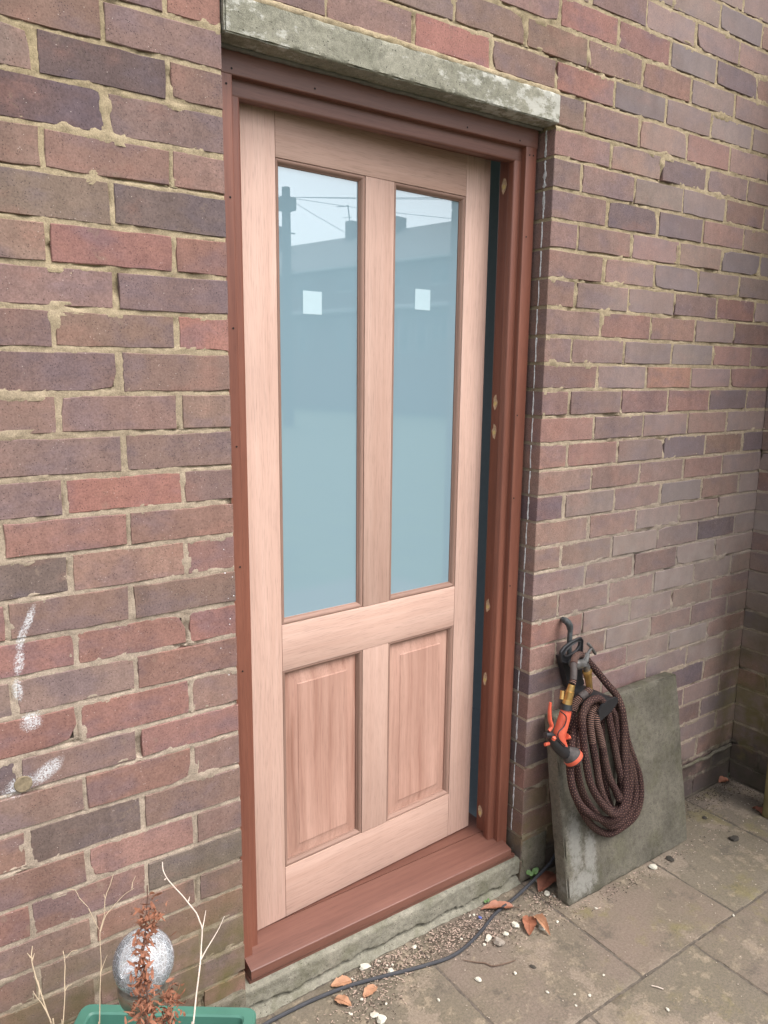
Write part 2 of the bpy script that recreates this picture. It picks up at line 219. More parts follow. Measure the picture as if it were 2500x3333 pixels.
def round_poly(pts, rad, seg=4):
    out = []
    n = len(pts)
    for i, p in enumerate(pts):
        r = rad[i] if isinstance(rad, (list, tuple)) else rad
        p = np.array(p, float); a = np.array(pts[i-1], float); c = np.array(pts[(i+1) % n], float)
        if r <= 0:
            out.append(tuple(p)); continue
        da, dc = a-p, c-p
        la, lc = np.linalg.norm(da), np.linalg.norm(dc)
        q = min(r, la*.45, lc*.45)
        A, C = p+da/la*q, p+dc/lc*q
        for t in np.linspace(0, 1, seg+1):
            out.append(tuple((1-t)**2*A+2*t*(1-t)*p+t*t*C))
    return out
def prism(pts2, h0, h1, axis):
    """extrude a 2-D polygon along an axis ('x': (y,z), 'y': (x,z), 'z': (x,y))"""
    n = len(pts2)
    def m(p, h):
        return {'x': (h, p[0], p[1]), 'y': (p[0], h, p[1]), 'z': (p[0], p[1], h)}[axis]
    v = [m(p, h0) for p in pts2]+[m(p, h1) for p in pts2]
    f = [(i, (i+1) % n, n+(i+1) % n, n+i) for i in range(n)]
    f += [tuple(range(n-1, -1, -1)), tuple(range(n, 2*n))]
    return v, f
def fix(o):
    import bmesh
    bm = bmesh.new(); bm.from_mesh(o.data)
    bmesh.ops.recalc_face_normals(bm, faces=bm.faces)
    bm.to_mesh(o.data); bm.free()
    return o

def smooth_path(pts, step):
    P = [np.array(p, float) for p in pts]
    P = [2*P[0]-P[1]]+P+[2*P[-1]-P[-2]]
    out = []
    for i in range(1, len(P)-2):
        p0, p1, p2, p3 = P[i-1:i+3]
        n = max(1, int(round(np.linalg.norm(p2-p1)/step)))
        for t in np.linspace(0, 1, n, endpoint=False):
            t2, t3 = t*t, t*t*t
            out.append(.5*((2*p1)+(-p0+p2)*t+(2*p0-5*p1+4*p2-p3)*t2+(-p0+3*p1-3*p2+p3)*t3))
    out.append(P[-2])
    return np.array(out)
def tube(path, rad, n=8, cap=True, squash=None):
    path = np.array(path, float)
    m = len(path)
    if np.isscalar(rad): rad = [rad]*m
    rad = np.asarray(rad, float)
    if len(rad) != m: rad = np.interp(np.linspace(0, 1, m), np.linspace(0, 1, len(rad)), rad)
    T = np.gradient(path, axis=0)
    T /= np.maximum(np.linalg.norm(T, axis=1), 1e-9)[:, None]
    a = np.array([0, 1.0, 0]) if abs(T[0][1]) < .9 else np.array([1.0, 0, 0])
    N = a-T[0]*(a@T[0]); N /= np.linalg.norm(N)
    V, U, F = [], [], []
    L = 0
    for i in range(m):
        if i:
            L += np.linalg.norm(path[i]-path[i-1])
            N = N-T[i]*(N@T[i]); N /= max(np.linalg.norm(N), 1e-9)
        Bn = np.cross(T[i], N)
        for j in range(n+1):
            th = 2*math.pi*j/n
            s1 = 1 if squash is None else squash
            V.append(path[i]+rad[i]*(N*math.cos(th)*s1+Bn*math.sin(th)))
            U.append((j/n+1e-6, L))
    for i in range(m-1):
        for j in range(n):
            a0 = i*(n+1)+j
            F.append((a0, a0+1, a0+n+2, a0+n+1))
    if cap:
        F.append(tuple(range(n-1, -1, -1)))
        F.append(tuple((m-1)*(n+1)+j for j in range(n)))
    return V, F, U
def tube_obj(name, mat, parent, pts, rad, n=8, step=None, **k):
    p = smooth_path(pts, step) if step else np.array(pts, float)
    sq = k.pop('squash', None)
    b = B(); v, f, u = tube(p, rad, n, squash=sq); b.add(v, f, u)
    return b.build(name, mat, parent, **k)
def lathe(profile, n=16, axis=(0, 0, 1), origin=(0, 0, 0)):
    """profile: (radius, height) along axis"""
    ax = Vector(axis).normalized()
    q = Vector((0, 0, 1)).rotation_difference(ax)
    o = Vector(origin)
    V, F = [], []
    for r, h in profile:
        for j in range(n):
            t = 2*math.pi*j/n
            V.append(tuple(o+q @ Vector((r*math.cos(t), r*math.sin(t), h))))
    for i in range(len(profile)-1):
        for j in range(n):
            F.append((i*n+j, i*n+(j+1) % n, (i+1)*n+(j+1) % n, (i+1)*n+j))
    F.append(tuple(range(n-1, -1, -1)))
    F.append(tuple((len(profile)-1)*n+j for j in range(n)))
    return V, F

# ------------------------------------------------------------------ material helpers
class MT:
    def __init__(s, name):
        s.m = bpy.data.materials.new(name); s.m.use_nodes = True
        s.t = s.m.node_tree; s.t.nodes.clear()
        s.out = s.t.nodes.new('ShaderNodeOutputMaterial')
    def n(s, ty, ins=None, **at):
        nd = s.t.nodes.new('ShaderNode'+ty)
        for k, v in at.items(): setattr(nd, k, v)
        for k, v in (ins or {}).items(): s.set(nd.inputs[k], v)
        return nd
    def set(s, sock, v):
        if isinstance(v, bpy.types.NodeSocket): s.t.links.new(v, sock)
        elif v is not None:
            if sock.type == 'RGBA' and len(v) == 3: v = (*v, 1)
            sock.default_value = v
    def pos(s): return s.n('NewGeometry').outputs['Position']
    def obj(s): return s.n('TexCoord').outputs['Object']
    def uv(s): return s.n('TexCoord').outputs['UV']
    def rand(s): return s.n('ObjectInfo').outputs['Random']
    def attr(s, nm):
        a = s.n('Attribute', attribute_name=nm); return a.outputs['Color'], a.outputs['Alpha']
    def map(s, v, scale=(1, 1, 1), loc=(0, 0, 0), rot=(0, 0, 0)):
        return s.n('Mapping', {'Vector': v, 'Scale': scale, 'Location': loc, 'Rotation': rot}).outputs[0]
    def noise(s, v, scale, detail=3, rough=.55, dist=0, w=None):
        nd = s.n('TexNoise', {'Vector': v, 'Scale': scale, 'Detail': detail, 'Roughness': rough, 'Distortion': dist})
        if w is not None:
            nd.noise_dimensions = '4D'; s.set(nd.inputs['W'], w)
        return nd.outputs['Fac']
    def vor(s, v, scale, feature='F1', out='Distance', rnd=1):
        return s.n('TexVoronoi', {'Vector': v, 'Scale': scale, 'Randomness': rnd}, feature=feature).outputs[out]
    def ramp(s, f, stops, interp='LINEAR'):
        nd = s.n('ValToRGB', {'Fac': f}); cr = nd.color_ramp; cr.interpolation = interp
        while len(cr.elements) > 1: cr.elements.remove(cr.elements[0])
        for i, (p, c) in enumerate(stops):
            e = cr.elements[0] if i == 0 else cr.elements.new(p)
            e.position = p
            c = (c, c, c) if np.isscalar(c) else c
            e.color = (*c, 1)
        return nd.outputs[0]
    def mix(s, f, a, b, blend='MIX'):
        nd = s.n('Mix', data_type='RGBA', blend_type=blend)
        s.set(nd.inputs[0], f); s.set(nd.inputs[6], a); s.set(nd.inputs[7], b)
        return nd.outputs[2]
    def math(s, op, a, b=0, c=None, clamp=False):
        nd = s.n('Math', operation=op, use_clamp=clamp)
        s.set(nd.inputs[0], a); s.set(nd.inputs[1], b)
        if c is not None: s.set(nd.inputs[2], c)
        return nd.outputs[0]
    def sep(s, v):
        nd = s.n('SeparateXYZ', {0: v}); return nd.outputs[0], nd.outputs[1], nd.outputs[2]
    def sst(s, v, a, b):
        nd = s.n('MapRange', {'Value': v, 'From Min': a, 'From Max': b}, interpolation_type='SMOOTHSTEP')
        return nd.outputs[0]
    def bump(s, h, strength, dist=.002, normal=None):
        return s.n('Bump', {'Height': h, 'Strength': strength, 'Distance': dist, 'Normal': normal}).outputs[0]
    def pbsdf(s, color, rough=.7, normal=None, **k):
        ins = {'Base Color': color, 'Roughness': rough}
        if normal is not None: ins['Normal'] = normal
        ins.update(k)
        return s.n('BsdfPrincipled', ins).outputs[0]
    def done(s, sh):
        s.t.links.new(sh, s.out.inputs['Surface']); return s.m

def simple(name, col, rough=.5, var=.15, scale=40, bump=0, metallic=0, spec=.5):
    m = MT(name); p = m.obj()
    n = m.noise(p, scale, 4)
    c = m.ramp(n, [(.25, tuple(x*(1-var) for x in col)), (.75, tuple(min(1, x*(1+var)) for x in col))])
    nm = m.bump(n, bump) if bump else None
    return m.done(m.pbsdf(c, rough, nm, Metallic=metallic, **{'Specular IOR Level': spec}))

def blob(m, p, cx, cz, ax, bz, ang, nz, amt=.6, soft=(.15, .5)):
    """elliptical splash with a ragged, speckled edge (wall plane)"""
    x, _, z = m.sep(p)
    dx = m.math('SUBTRACT', x, cx); dz = m.math('SUBTRACT', z, cz)
    c, s_ = math.cos(ang), math.sin(ang)
    a = m.math('MULTIPLY', m.math('ADD', m.math('MULTIPLY', dx, c), m.math('MULTIPLY', dz, s_)), 1/ax)
    b = m.math('MULTIPLY', m.math('SUBTRACT', m.math('MULTIPLY', dz, c), m.math('MULTIPLY', dx, s_)), 1/bz)
    d = m.math('ADD', m.math('MULTIPLY', a, a), m.math('MULTIPLY', b, b))
    v = m.math('SUBTRACT', 1.0, d)
    v = m.math('ADD', v, m.math('MULTIPLY', m.math('SUBTRACT', nz, .5), 2*amt*1.6))
    return m.sst(v, *soft)

def weather(m, col, p, mortar=False, rnd=None):
    """stains that belong to this wall: lichen film low on the right, algae near the ground, splashed white paint"""
    x, y, z = m.sep(p)
    n1 = m.noise(p, 3.2, 5, .65)
    n2 = m.noise(p, 14, 4, .6)
    mn = m.math('MULTIPLY', m.math('SUBTRACT', m.math('ADD', n1, m.math('MULTIPLY', n2, .4)), .7), .55)
    zz = m.math('ADD', z, mn)
    col = m.mix(1.0, col, m.ramp(m.noise(m.map(p, (7, 1, .9)), 1.6, 5, .65), [(.28, .80), (.5, .98), (.75, 1.10)]), 'MULTIPLY')
    # grey film
    a = m.math('MULTIPLY', m.sst(zz, 1.35, .98), m.sst(zz, .50, .68))
    a = m.math('MULTIPLY', a, m.sst(m.math('ADD', x, mn), .92, 1.35))
    a = m.math('MULTIPLY', a, .70 if mortar else m.math('ADD', m.math('MULTIPLY', rnd, .60), .18))
    a = m.math('MULTIPLY', a, m.ramp(m.noise(p, 22, 5, .7), [(.32, .45), (.6, 1.0)]))
    col = m.mix(a, col, m.ramp(n2, [(.3, (.19, .16, .14)), (.7, (.27, .23, .20))]))
    dl = m.math('MULTIPLY', m.sst(m.math('ADD', x, mn), .85, 1.5), .0 if mortar else m.math('MULTIPLY', rnd, .45))
    col = m.mix(dl, col, m.ramp(n2, [(.3, (.27, .225, .21)), (.7, (.33, .28, .265))]))
    # green algae low left and beside the leaning slab
    al = m.math('MULTIPLY', m.sst(m.math('ADD', zz, m.math('MULTIPLY', x, -.15)), .56, .2), m.sst(x, .3, -.05))
    ar = m.math('MULTIPLY', m.math('MULTIPLY', m.sst(zz, .55, .1), m.sst(x, .88, .93)), m.sst(x, 1.25, 1.0))
    ac = m.math('MULTIPLY', m.sst(x, 1.8, 2.04), m.sst(zz, .95, .3))
    g = m.math('MULTIPLY', m.math('MAXIMUM', m.math('MAXIMUM', al, ar), ac), m.ramp(n2, [(.33, .1), (.62, .85)]))
    col = m.mix(g, col, m.ramp(n1, [(.35, (.085, .075, .035)), (.65, (.15, .125, .045))]))
    # damp course at the foot right of the door
    dk = m.math('MULTIPLY', m.sst(zz, .16, .08), m.sst(x, .88, .93))
    col = m.mix(m.math('MULTIPLY', dk, .7), col, (.055, .048, .042))
    # white paint
    sp = m.noise(p, 420, 2, .6)
    s2 = m.noise(p, 60, 3, .6)
    nz = m.math('ADD', m.math('MULTIPLY', sp, .62), m.math('MULTIPLY', s2, .38))
    w = None
    for (cx, cz, ax, bz, an, am) in ((-.398, .782, .040, .018, .58, .45), (-.409, 1.090, .008, .030, -.38, 1.0), (-.424, 1.055, .009, .026, -.3, 1.0), (-.431, 1.010, .010, .028, -.15, 1.05), (-.437, .955, .010, .024, 0, 1.3),
                                    (-.448, .765, .035, .02, .3, 1.15), (-.492, .93, .018, .05, 0, 1.1), (-.418, .89, .022, .02, 0, 1.4)):
        b_ = blob(m, p, cx, cz, ax, bz, an, nz, am, (-.05, .95))
        w = b_ if w is None else m.math('MAXIMUM', w, b_)
    w = m.math('MULTIPLY', m.math('MULTIPLY', w, m.sst(x, -.33, -.36)), m.math('MULTIPLY', m.sst(m.noise(p, 330, 3, .7), .34, .62), .8))
    # a few flecks beside the door frame
    fl = m.math('MULTIPLY', m.math('LESS_THAN', m.vor(p, 75), .10), m.math('MULTIPLY', m.math('MULTIPLY', m.sst(x, -.045, -.03), m.sst(x, .0, -.004)), m.math('MULTIPLY', m.sst(z, .84, .86), m.sst(z, 1.28, 1.22))))
    w = m.math('MAXIMUM', w, m.math('MULTIPLY', fl, m.math('GREATER_THAN', m.noise(p, 25), .5)))
    col = m.mix(w, col, (.70, .72, .74))
    return col, w

def mat_brick():
    m = MT('brick'); p = m.pos(); tint, rnd = m.attr('tint')
    off = m.n('CombineXYZ', {0: m.math('MULTIPLY', rnd, 37.0), 1: m.math('MULTIPLY', rnd, 11.0), 2: m.math('MULTIPLY', rnd, 71.0)}).outputs[0]
    q = m.n('VectorMath', {0: p, 1: off}, operation='ADD').outputs[0]
    big = m.noise(m.map(q, (1, 1, 1.7)), 8, 4, .55)
    mid = m.noise(q, 45, 4, .6)
    fine = m.noise(q, 260, 4, .75)
    # fire-flashed middle: purple blue bloom
    c = m.mix(m.math('MULTIPLY', m.sst(big, .47, .66), .55), tint, m.mix(.6, tint, (.125, .105, .135)))
    c = m.mix(m.math('MULTIPLY', m.sst(big, .46, .30), .50), c, m.mix(.55, tint, (.31, .155, .115)))
    c = m.mix(1.0, c, m.ramp(mid, [(.28, .88), (.72, 1.10)]), 'MULTIPLY')
    c = m.mix(1.0, c, m.ramp(fine, [(.30, .70), (.5, 1.0), (.72, 1.26)]), 'MULTIPLY')
    pit = m.vor(q, 210); pn = m.noise(q, 60, 2)
    pits = m.math('MULTIPLY', m.math('LESS_THAN', pit, .22), m.math('GREATER_THAN', pn, .50))
    c = m.mix(m.math('MULTIPLY', pits, .55), c, (.03, .022, .022))
    wsp = m.math('MULTIPLY', m.math('LESS_THAN', m.vor(m.map(q, loc=(3, 3, 3)), 130), .10), m.math('GREATER_THAN', m.noise(q, 33, 2), .56))
    c = m.mix(m.math('MULTIPLY', wsp, .7), c, (.55, .47, .42))
    # mortar smears along the arrises
    sm = m.math('MULTIPLY', m.sst(m.noise(q, 22, 5, .7), .60, .74), .45)
    c = m.mix(sm, c, (.27, .20, .15))
    c, w = weather(m, c, p, False, rnd)
    h = m.math('SUBTRACT', m.math('ADD', m.math('MULTIPLY', fine, .5), m.math('MULTIPLY', mid, .5)), m.math('MULTIPLY', pits, .6))
    nb = m.bump(h, .55, .0016)
    return m.done(m.pbsdf(c, m.math('SUBTRACT', .9, m.math('MULTIPLY', w, .45)), nb, **{'Specular IOR Level': .25}))

def mat_mortar():
    m = MT('mortar'); p = m.pos()
    big = m.noise(p, 4, 4, .6); mid = m.noise(p, 60, 4, .65); fine = m.noise(p, 380, 4, .8)
    x, y, z = m.sep(p)
    c = m.ramp(big, [(.3, (.33, .262, .160)), (.7, (.42, .338, .225))])
    c = m.mix(m.math('MULTIPLY', m.sst(z, 1.9, .9), .75), c, (.385, .310, .255))
    c = m.mix(1.0, c, m.ramp(mid, [(.25, .72), (.7, 1.12)]), 'MULTIPLY')
    c = m.mix(1.0, c, m.ramp(fine, [(.3, .62), (.7, 1.32)]), 'MULTIPLY')
    cav = m.sst(y, .0075, .014)
    c, w = weather(m, c, p, True)
    h = m.math('ADD', m.math('MULTIPLY', fine, .5), m.math('MULTIPLY', mid, .6))
    return m.done(m.pbsdf(c, .95, m.bump(h, .8, .0022), **{'Specular IOR Level': .15}))

def mat_wood(name, light, dark, vert=True, streak=1.0, rough=.5, spec=.4):
    m = MT(name); p = m.obj(); r = m.rand()
    k = m.n('CombineXYZ', {0: m.math('MULTIPLY', r, 13.0), 1: m.math('MULTIPLY', r, 7.0), 2: m.math('MULTIPLY', r, 23.0)}).outputs[0]
    q = m.n('VectorMath', {0: p, 1: k}, operation='ADD').outputs[0]
    s1 = (1, 1, .055) if vert else (.055, 1, 1)
    s2 = (1, 1, .016) if vert else (.016, 1, 1)
    warp = m.noise(q, 2.2, 2)
    qv = m.n('VectorMath', {0: q, 1: m.n('CombineXYZ', {0: m.math('MULTIPLY', warp, .035 if vert else 0), 2: m.math('MULTIPLY', warp, 0 if vert else .035)}).outputs[0]}, operation='ADD').outputs[0]
    g1 = m.noise(m.map(qv, s1), 24, 3, .6)
    g2 = m.noise(m.map(qv, s2), 95, 3, .65)
    pore = m.noise(m.map(q, (1, 1, .035) if vert else (.035, 1, 1)), 620, 2, .6)
    f = m.math('ADD', m.math('MULTIPLY', g1, .62*streak), m.math('MULTIPLY', g2, .38))
    c = m.ramp(f, [(.28*streak+.05, dark), (.50, tuple((a+b)/2 for a, b in zip(light, dark))), (.68, light)])
    c = m.mix(1.0, c, m.ramp(pore, [(.30, .80), (.46, 1.0), (.8, 1.05)]), 'MULTIPLY')
    c = m.mix(1.0, c, m.ramp(m.noise(q, 3.0, 3), [(.3, .92), (.7, 1.06)]), 'MULTIPLY')
    c = m.mix(1.0, c, m.ramp(r, [(0, (.88, .87, .87)), (1, (1.06, 1.06, 1.07))]), 'MULTIPLY')
    return m.done(m.pbsdf(c, rough, m.bump(m.math('ADD', g2, pore), .12, .001), **{'Specular IOR Level': spec}))

def mat_concrete(name, base, tone2, green=.0, speck=1.0, white=None):
    m = MT(name); p = m.pos()
    n1 = m.noise(p, 7, 5, .65); n2 = m.noise(p, 70, 4, .7); n3 = m.noise(p, 480, 2, .7)
    c = m.ramp(n1, [(.32, base), (.68, tone2)])
    c = m.mix(1.0, c, m.ramp(n2, [(.28, .70), (.5, 1.0), (.78, 1.25)]), 'MULTIPLY')
    c = m.mix(1.0, c, m.ramp(n3, [(.28, .72), (.72, 1.26)]), 'MULTIPLY')
    if green:
        c = m.mix(m.math('MULTIPLY', m.sst(m.noise(p, 11, 5, .7), .45, .68), green), c, (.085, .085, .04))
    ho = m.math('MULTIPLY', m.math('LESS_THAN', m.vor(p, 110), .16), m.math('GREATER_THAN', m.noise(p, 28, 2), .52))
    c = m.mix(m.math('MULTIPLY', ho, .75), c, (.03, .028, .022))
    if white: c = white(m, c, p)
    h = m.math('SUBTRACT', m.math('ADD', m.math('MULTIPLY', n2, .8), m.math('MULTIPLY', n3, .5)), ho)
    return m.done(m.pbsdf(c, .92, m.bump(h, .75, .003), **{'Specular IOR Level': .2}))

def lintel_white(m, c, p):
    x, y, z = m.sep(p)
    n = m.noise(m.map(p, (1, 1, 1.6)), 26, 5, .72)
    region = m.math('ADD', m.math('MULTIPLY', m.sst(x, .35, .9), .13), m.math('MULTIPLY', m.sst(x, .3, .0), .07))
    w = m.sst(m.math('ADD', n, region), .57, .70)
    return m.mix(m.math('MULTIPLY', w, .75), c, (.50, .49, .44))
def slab_white(m, c, p):
    n = m.noise(p, 70, 6, .8)
    w = None
    for (cx, cz, ax, bz, an, am) in ((1.0, .17, .030, .10, .05, 1.15), (1.06, .12, .028, .075, .0, 1.2), (1.02, .05, .07, .04, 0, 1.25)):
        v = blob(m, p, cx, cz, ax, bz, an, n, am, (-.5, 1.1))
        w = v if w is None else m.math('MAXIMUM', w, v)
    return m.mix(m.math('MULTIPLY', w, .75), c, (.27, .265, .24))

def mat_paving():
    m = MT('paving_stone'); p = m.pos(); tint, rnd = m.attr('tint')
    n1 = m.noise(p, 3.4, 6, .66); n2 = m.noise(p, 24, 5, .7); n3 = m.noise(p, 160, 4, .7); n4 = m.noise(p, 620, 2, .7)
    c = m.mix(m.sst(n1, .38, .62), tint, m.mix(.7, tint, (.165, .14, .10)))
    lp = m.sst(m.math('ADD', m.noise(m.map(p, loc=(2, 7, 3)), 4.2, 5, .62), m.math('MULTIPLY', m.math('SUBTRACT', n3, .5), .10)), .535, .585)
    c = m.mix(m.math('MULTIPLY', lp, .6), c, (.275, .22, .17))
    # pale flaked patches and dark dirt
    pt = m.sst(m.math('ADD', m.math('MULTIPLY', n1, .35), m.math('MULTIPLY', n2, .65)), .54, .60)
    c = m.mix(m.math('MULTIPLY', pt, .7), c, (.29, .235, .17))
    gr = m.math('MULTIPLY', m.sst(m.noise(m.map(p, loc=(4, 2, 1)), 6, 5, .7), .53, .68), m.sst(m.sep(p)[0], .55, 1.0))
    c = m.mix(m.math('MULTIPLY', gr, .6), c, (.20, .17, .075))
    dk = m.sst(m.noise(m.map(p, loc=(9, 5, 1)), 9, 5, .72), .54, .70)
    c = m.mix(m.math('MULTIPLY', dk, .62), c, (.095, .083, .066))
    c = m.mix(1.0, c, m.ramp(n3, [(.28, .72), (.72, 1.22)]), 'MULTIPLY')
    c = m.mix(1.0, c, m.ramp(n4, [(.3, .80), (.7, 1.18)]), 'MULTIPLY')
    h = m.math('ADD', m.math('MULTIPLY', n3, .8), m.math('ADD', m.math('MULTIPLY', n4, .35), m.math('MULTIPLY', pt, .4)))
    return m.done(m.pbsdf(c, .9, m.bump(h, .6, .003), **{'Specular IOR Level': .25}))

def mat_glass_frost():
    m = MT('frosted_glass')
    d = m.n('BsdfDiffuse', {'Color': (.35, .52, .61, 1)}).outputs[0]
    t = m.n('BsdfTranslucent', {'Color': (.36, .52, .62, 1)}).outputs[0]
    b = m.n('MixShader', {0: .35, 1: d, 2: t}).outputs[0]
    g = m.n('BsdfGlossy', {'Color': (.95, .98, 1, 1), 'Roughness': .004}).outputs[0]
    fr = m.n('Fresnel', {'IOR': 2.8}).outputs[0]
    return m.done(m.n('MixShader', {0: fr, 1: b, 2: g}).outputs[0])

def mat_hose():
    m = MT('hose_braid'); uv = m.uv()
    u, v, _ = m.sep(uv)
    row = m.math('MULTIPLY', v, 1/.0082)
    fr = m.math('FRACT', row); ri = m.math('FLOOR', row)
    uu = m.math('ADD', m.math('MULTIPLY', u, 9.0), m.math('MULTIPLY', m.math('MODULO', ri, 2.0), .5))
    fu = m.math('FRACT', uu)
    d1 = m.math('ABSOLUTE', m.math('SUBTRACT', fu, .5)); d2 = m.math('ABSOLUTE', m.math('SUBTRACT', fr, .5))
    dot = m.math('MULTIPLY', m.math('LESS_THAN', d1, .11), m.math('LESS_THAN', d2, .15))
    n = m.noise(m.obj(), 90, 3)
    n0 = m.noise(m.obj(), 7, 2)
    base = m.ramp(n, [(.3, (.022, .011, .011)), (.7, (.056, .028, .026))])
    base = m.mix(m.math('MULTIPLY', m.sst(n0, .45, .65), .5), base, (.075, .045, .036))
    c = m.mix(m.math('MULTIPLY', dot, .62), base, (.46, .27, .20))
    w = m.n('TexWave', {'Vector': m.n('CombineXYZ', {0: v}).outputs[0], 'Scale': 50.0, 'Distortion': 0}).outputs['Fac']
    w2 = m.math('SINE', m.math('MULTIPLY', v, 6.2832/.0031))
    h = m.math('ADD', m.math('MULTIPLY', w2, .4), m.math('ADD', m.math('MULTIPLY', dot, .6), n))
    return m.done(m.pbsdf(c, .85, m.bump(h, .7, .0015), **{'Specular IOR Level': .2}))

def mat_rib():
    m = MT('hose_gathered'); u, v, _ = m.sep(m.uv())
    w = m.math('SINE', m.math('MULTIPLY', v, 6.2832/.0052))
    c = m.ramp(m.math('ADD', m.math('MULTIPLY', w, .5), .5), [(.3, (.02, .011, .01)), (.72, (.055, .028, .023)), (.92, (.27, .14, .10))])
    return m.done(m.pbsdf(c, .85, m.bump(w, .8, .002)))

def mat_crackle():
    m = MT('crackled_glass'); p = m.obj()
    e = m.vor(p, 105, 'DISTANCE_TO_EDGE'); e2 = m.vor(p, 210, 'DISTANCE_TO_EDGE')
    line = m.math('MAXIMUM', m.math('LESS_THAN', e, .03), m.math('MULTIPLY', m.math('LESS_THAN', e2, .022), m.math('GREATER_THAN', m.noise(p, 30, 2), .5)))
    tr = m.n('BsdfTransparent', {'Color': (.95, .96, .97, 1)}).outputs[0]
    df = m.n('BsdfDiffuse', {'Color': (.80, .84, .88, 1)}).outputs[0]
    gl = m.n('BsdfGlossy', {'Color': (1, 1, 1, 1), 'Roughness': .03}).outputs[0]
    a = m.n('MixShader', {0: m.math('ADD', m.math('MULTIPLY', line, .34), .24), 1: tr, 2: df}).outputs[0]
    fr = m.n('Fresnel', {'IOR': 1.3, 'Normal': m.bump(line, .12, .001)}).outputs[0]
    return m.done(m.n('MixShader', {0: fr, 1: a, 2: gl}).outputs[0])

M = {}
M['brick'] = mat_brick()
M['mortar'] = mat_mortar()
M['door_v'] = mat_wood('door_wood_upright', (.60, .415, .34), (.47, .30, .235), True, .9, .55, .3)
M['door_h'] = mat_wood('door_wood_crossways', (.60, .415, .34), (.47, .30, .235), False, .9, .55, .3)
M['panel'] = mat_wood('door_wood_panel', (.52, .32, .25), (.32, .165, .12), True, 1.15, .55, .3)
M['bead_v'] = mat_wood('bead_wood_upright', (.42, .275, .22), (.23, .135, .10), True, .6, .6, .3)
M['bead_h'] = mat_wood('bead_wood_crossways', (.42, .275, .22), (.23, .135, .10), False, .6, .6, .3)
M['frame_v'] = mat_wood('frame_wood_upright', (.25, .095, .060), (.150, .051, .033), True, 1.0, .42, .5)
M['frame_h'] = mat_wood('frame_wood_crossways', (.19, .084, .060), (.118, .048, .034), False, 1.0, .42, .5)
M['lintel'] = mat_concrete('lintel_concrete', (.20, .195, .15), (.31, .295, .235), .15, 1, lintel_white)
M['step'] = mat_concrete('step_concrete', (.18, .17, .132), (.27, .25, .20), .4)
M['slab'] = mat_concrete('leaning_slab_concrete', (.095, .087, .069), (.16, .145, .115), .3, 1, slab_white)
M['cement'] = mat_concrete('cement_render', (.13, .115, .088), (.20, .175, .135), .55)
M['paving'] = mat_paving()
M['glass'] = mat_glass_frost()
M['hose'] = mat_hose()
M['rib'] = mat_rib()
M['crackle'] = mat_crackle()
M['label'] = simple('label_paper', (.42, .55, .60), .25, .02)
M['seal'] = simple('old_sealant', (.50, .50, .50), .8, .5, 160, .8)
M['soil'] = simple('joint_soil', (.045, .038, .03), .95, .4, 60, .5)
M['filler'] = simple('wood_filler', (.50, .36, .235), .8, .35, 120)
M['plug'] = simple('filler_plug', (.60, .47, .20), .8, .1)
M['hole'] = simple('nail_hole', (.012, .008, .007), .9, .1)
M['black'] = simple('black_plastic', (.018, .018, .02), .42, .2, 60)
M['dusty'] = simple('dusty_black_plastic', (.055, .048, .045), .75, .4, 90, .2)
M['orange'] = simple('orange_rubber', (.60, .105, .055), .5, .1, 50)
M['brass'] = simple('brass', (.52, .33, .12), .34, .25, 60, 0, .85)
M['oldmetal'] = simple('dull_metal', (.15, .145, .14), .5, .35, 90, .3, .6)
M['pipe'] = simple('tarnished_pipe', (.075, .082, .085), .55, .5, 80, .4, .3)
M['cuff'] = simple('grey_rubber', (.062, .05, .046), .75, .2, 120, .4)
M['cable'] = simple('cable_rubber', (.035, .036, .042), .55, .25, 50)
M['green'] = simple('green_plastic', (.058, .17, .125), .5, .12, 14, .05)
M['steel'] = simple('brushed_steel', (.36, .34, .29), .32, .2, 30, 0, .9)
M['pale'] = simple('bleached_stalk', (.60, .50, .42), .8, .2, 60)
M['straw'] = simple('straw_stalk', (.40, .31, .21), .85, .25, 60)
M['dry'] = simple('dry_leaf', (.25, .10, .055), .8, .5, 120, .2)
M['dryd'] = simple('dry_stem', (.10, .05, .035), .85, .3, 60)
M['leafb'] = simple('fallen_leaf', (.27, .105, .058), .6, .3, 55, .3)
M['leafl'] = simple('fallen_leaf_pale', (.40, .21, .12), .7, .3, 45, .3)
M['leafd'] = simple('fallen_leaf_dark', (.20, .075, .045), .7, .3, 45, .3)
M['chip'] = simple('pale_chip', (.56, .53, .44), .85, .25, 70, .4)
M['chipg'] = simple('grey_chip', (.27, .23, .19), .85, .3, 70, .4)
M['weed'] = simple('weed_leaf', (.085, .165, .04), .55, .25, 40)
M['twig'] = simple('twig_bark', (.14, .09, .065), .9, .3, 60)
M['blue'] = simple('blue_foil', (.12, .15, .42), .3, .5, 160)
M['post'] = simple('mossy_timber', (.17, .135, .055), .85, .3, 20, .3)
M['room'] = simple('hall_paint', (.20, .235, .26), .8, .05)
M['floor'] = simple('hall_floor', (.20, .16, .12), .7, .2)
M['earth'] = simple('lawn_and_earth', (.06, .075, .035), .95, .4, 3, .3)
M['hbrick'] = simple('far_brick', (.15, .09, .075), .9, .15, 8)
M['htile'] = simple('far_roof_tile', (.085, .07, .066), .85, .2, 6)
M['white'] = simple('white_paint', (.40, .40, .40), .4, .04)
M['pane'] = simple('dark_window_glass', (.03, .035, .04), .05, .1)
M['pole'] = simple('creosoted_pole', (.06, .05, .042), .9, .2, 10)

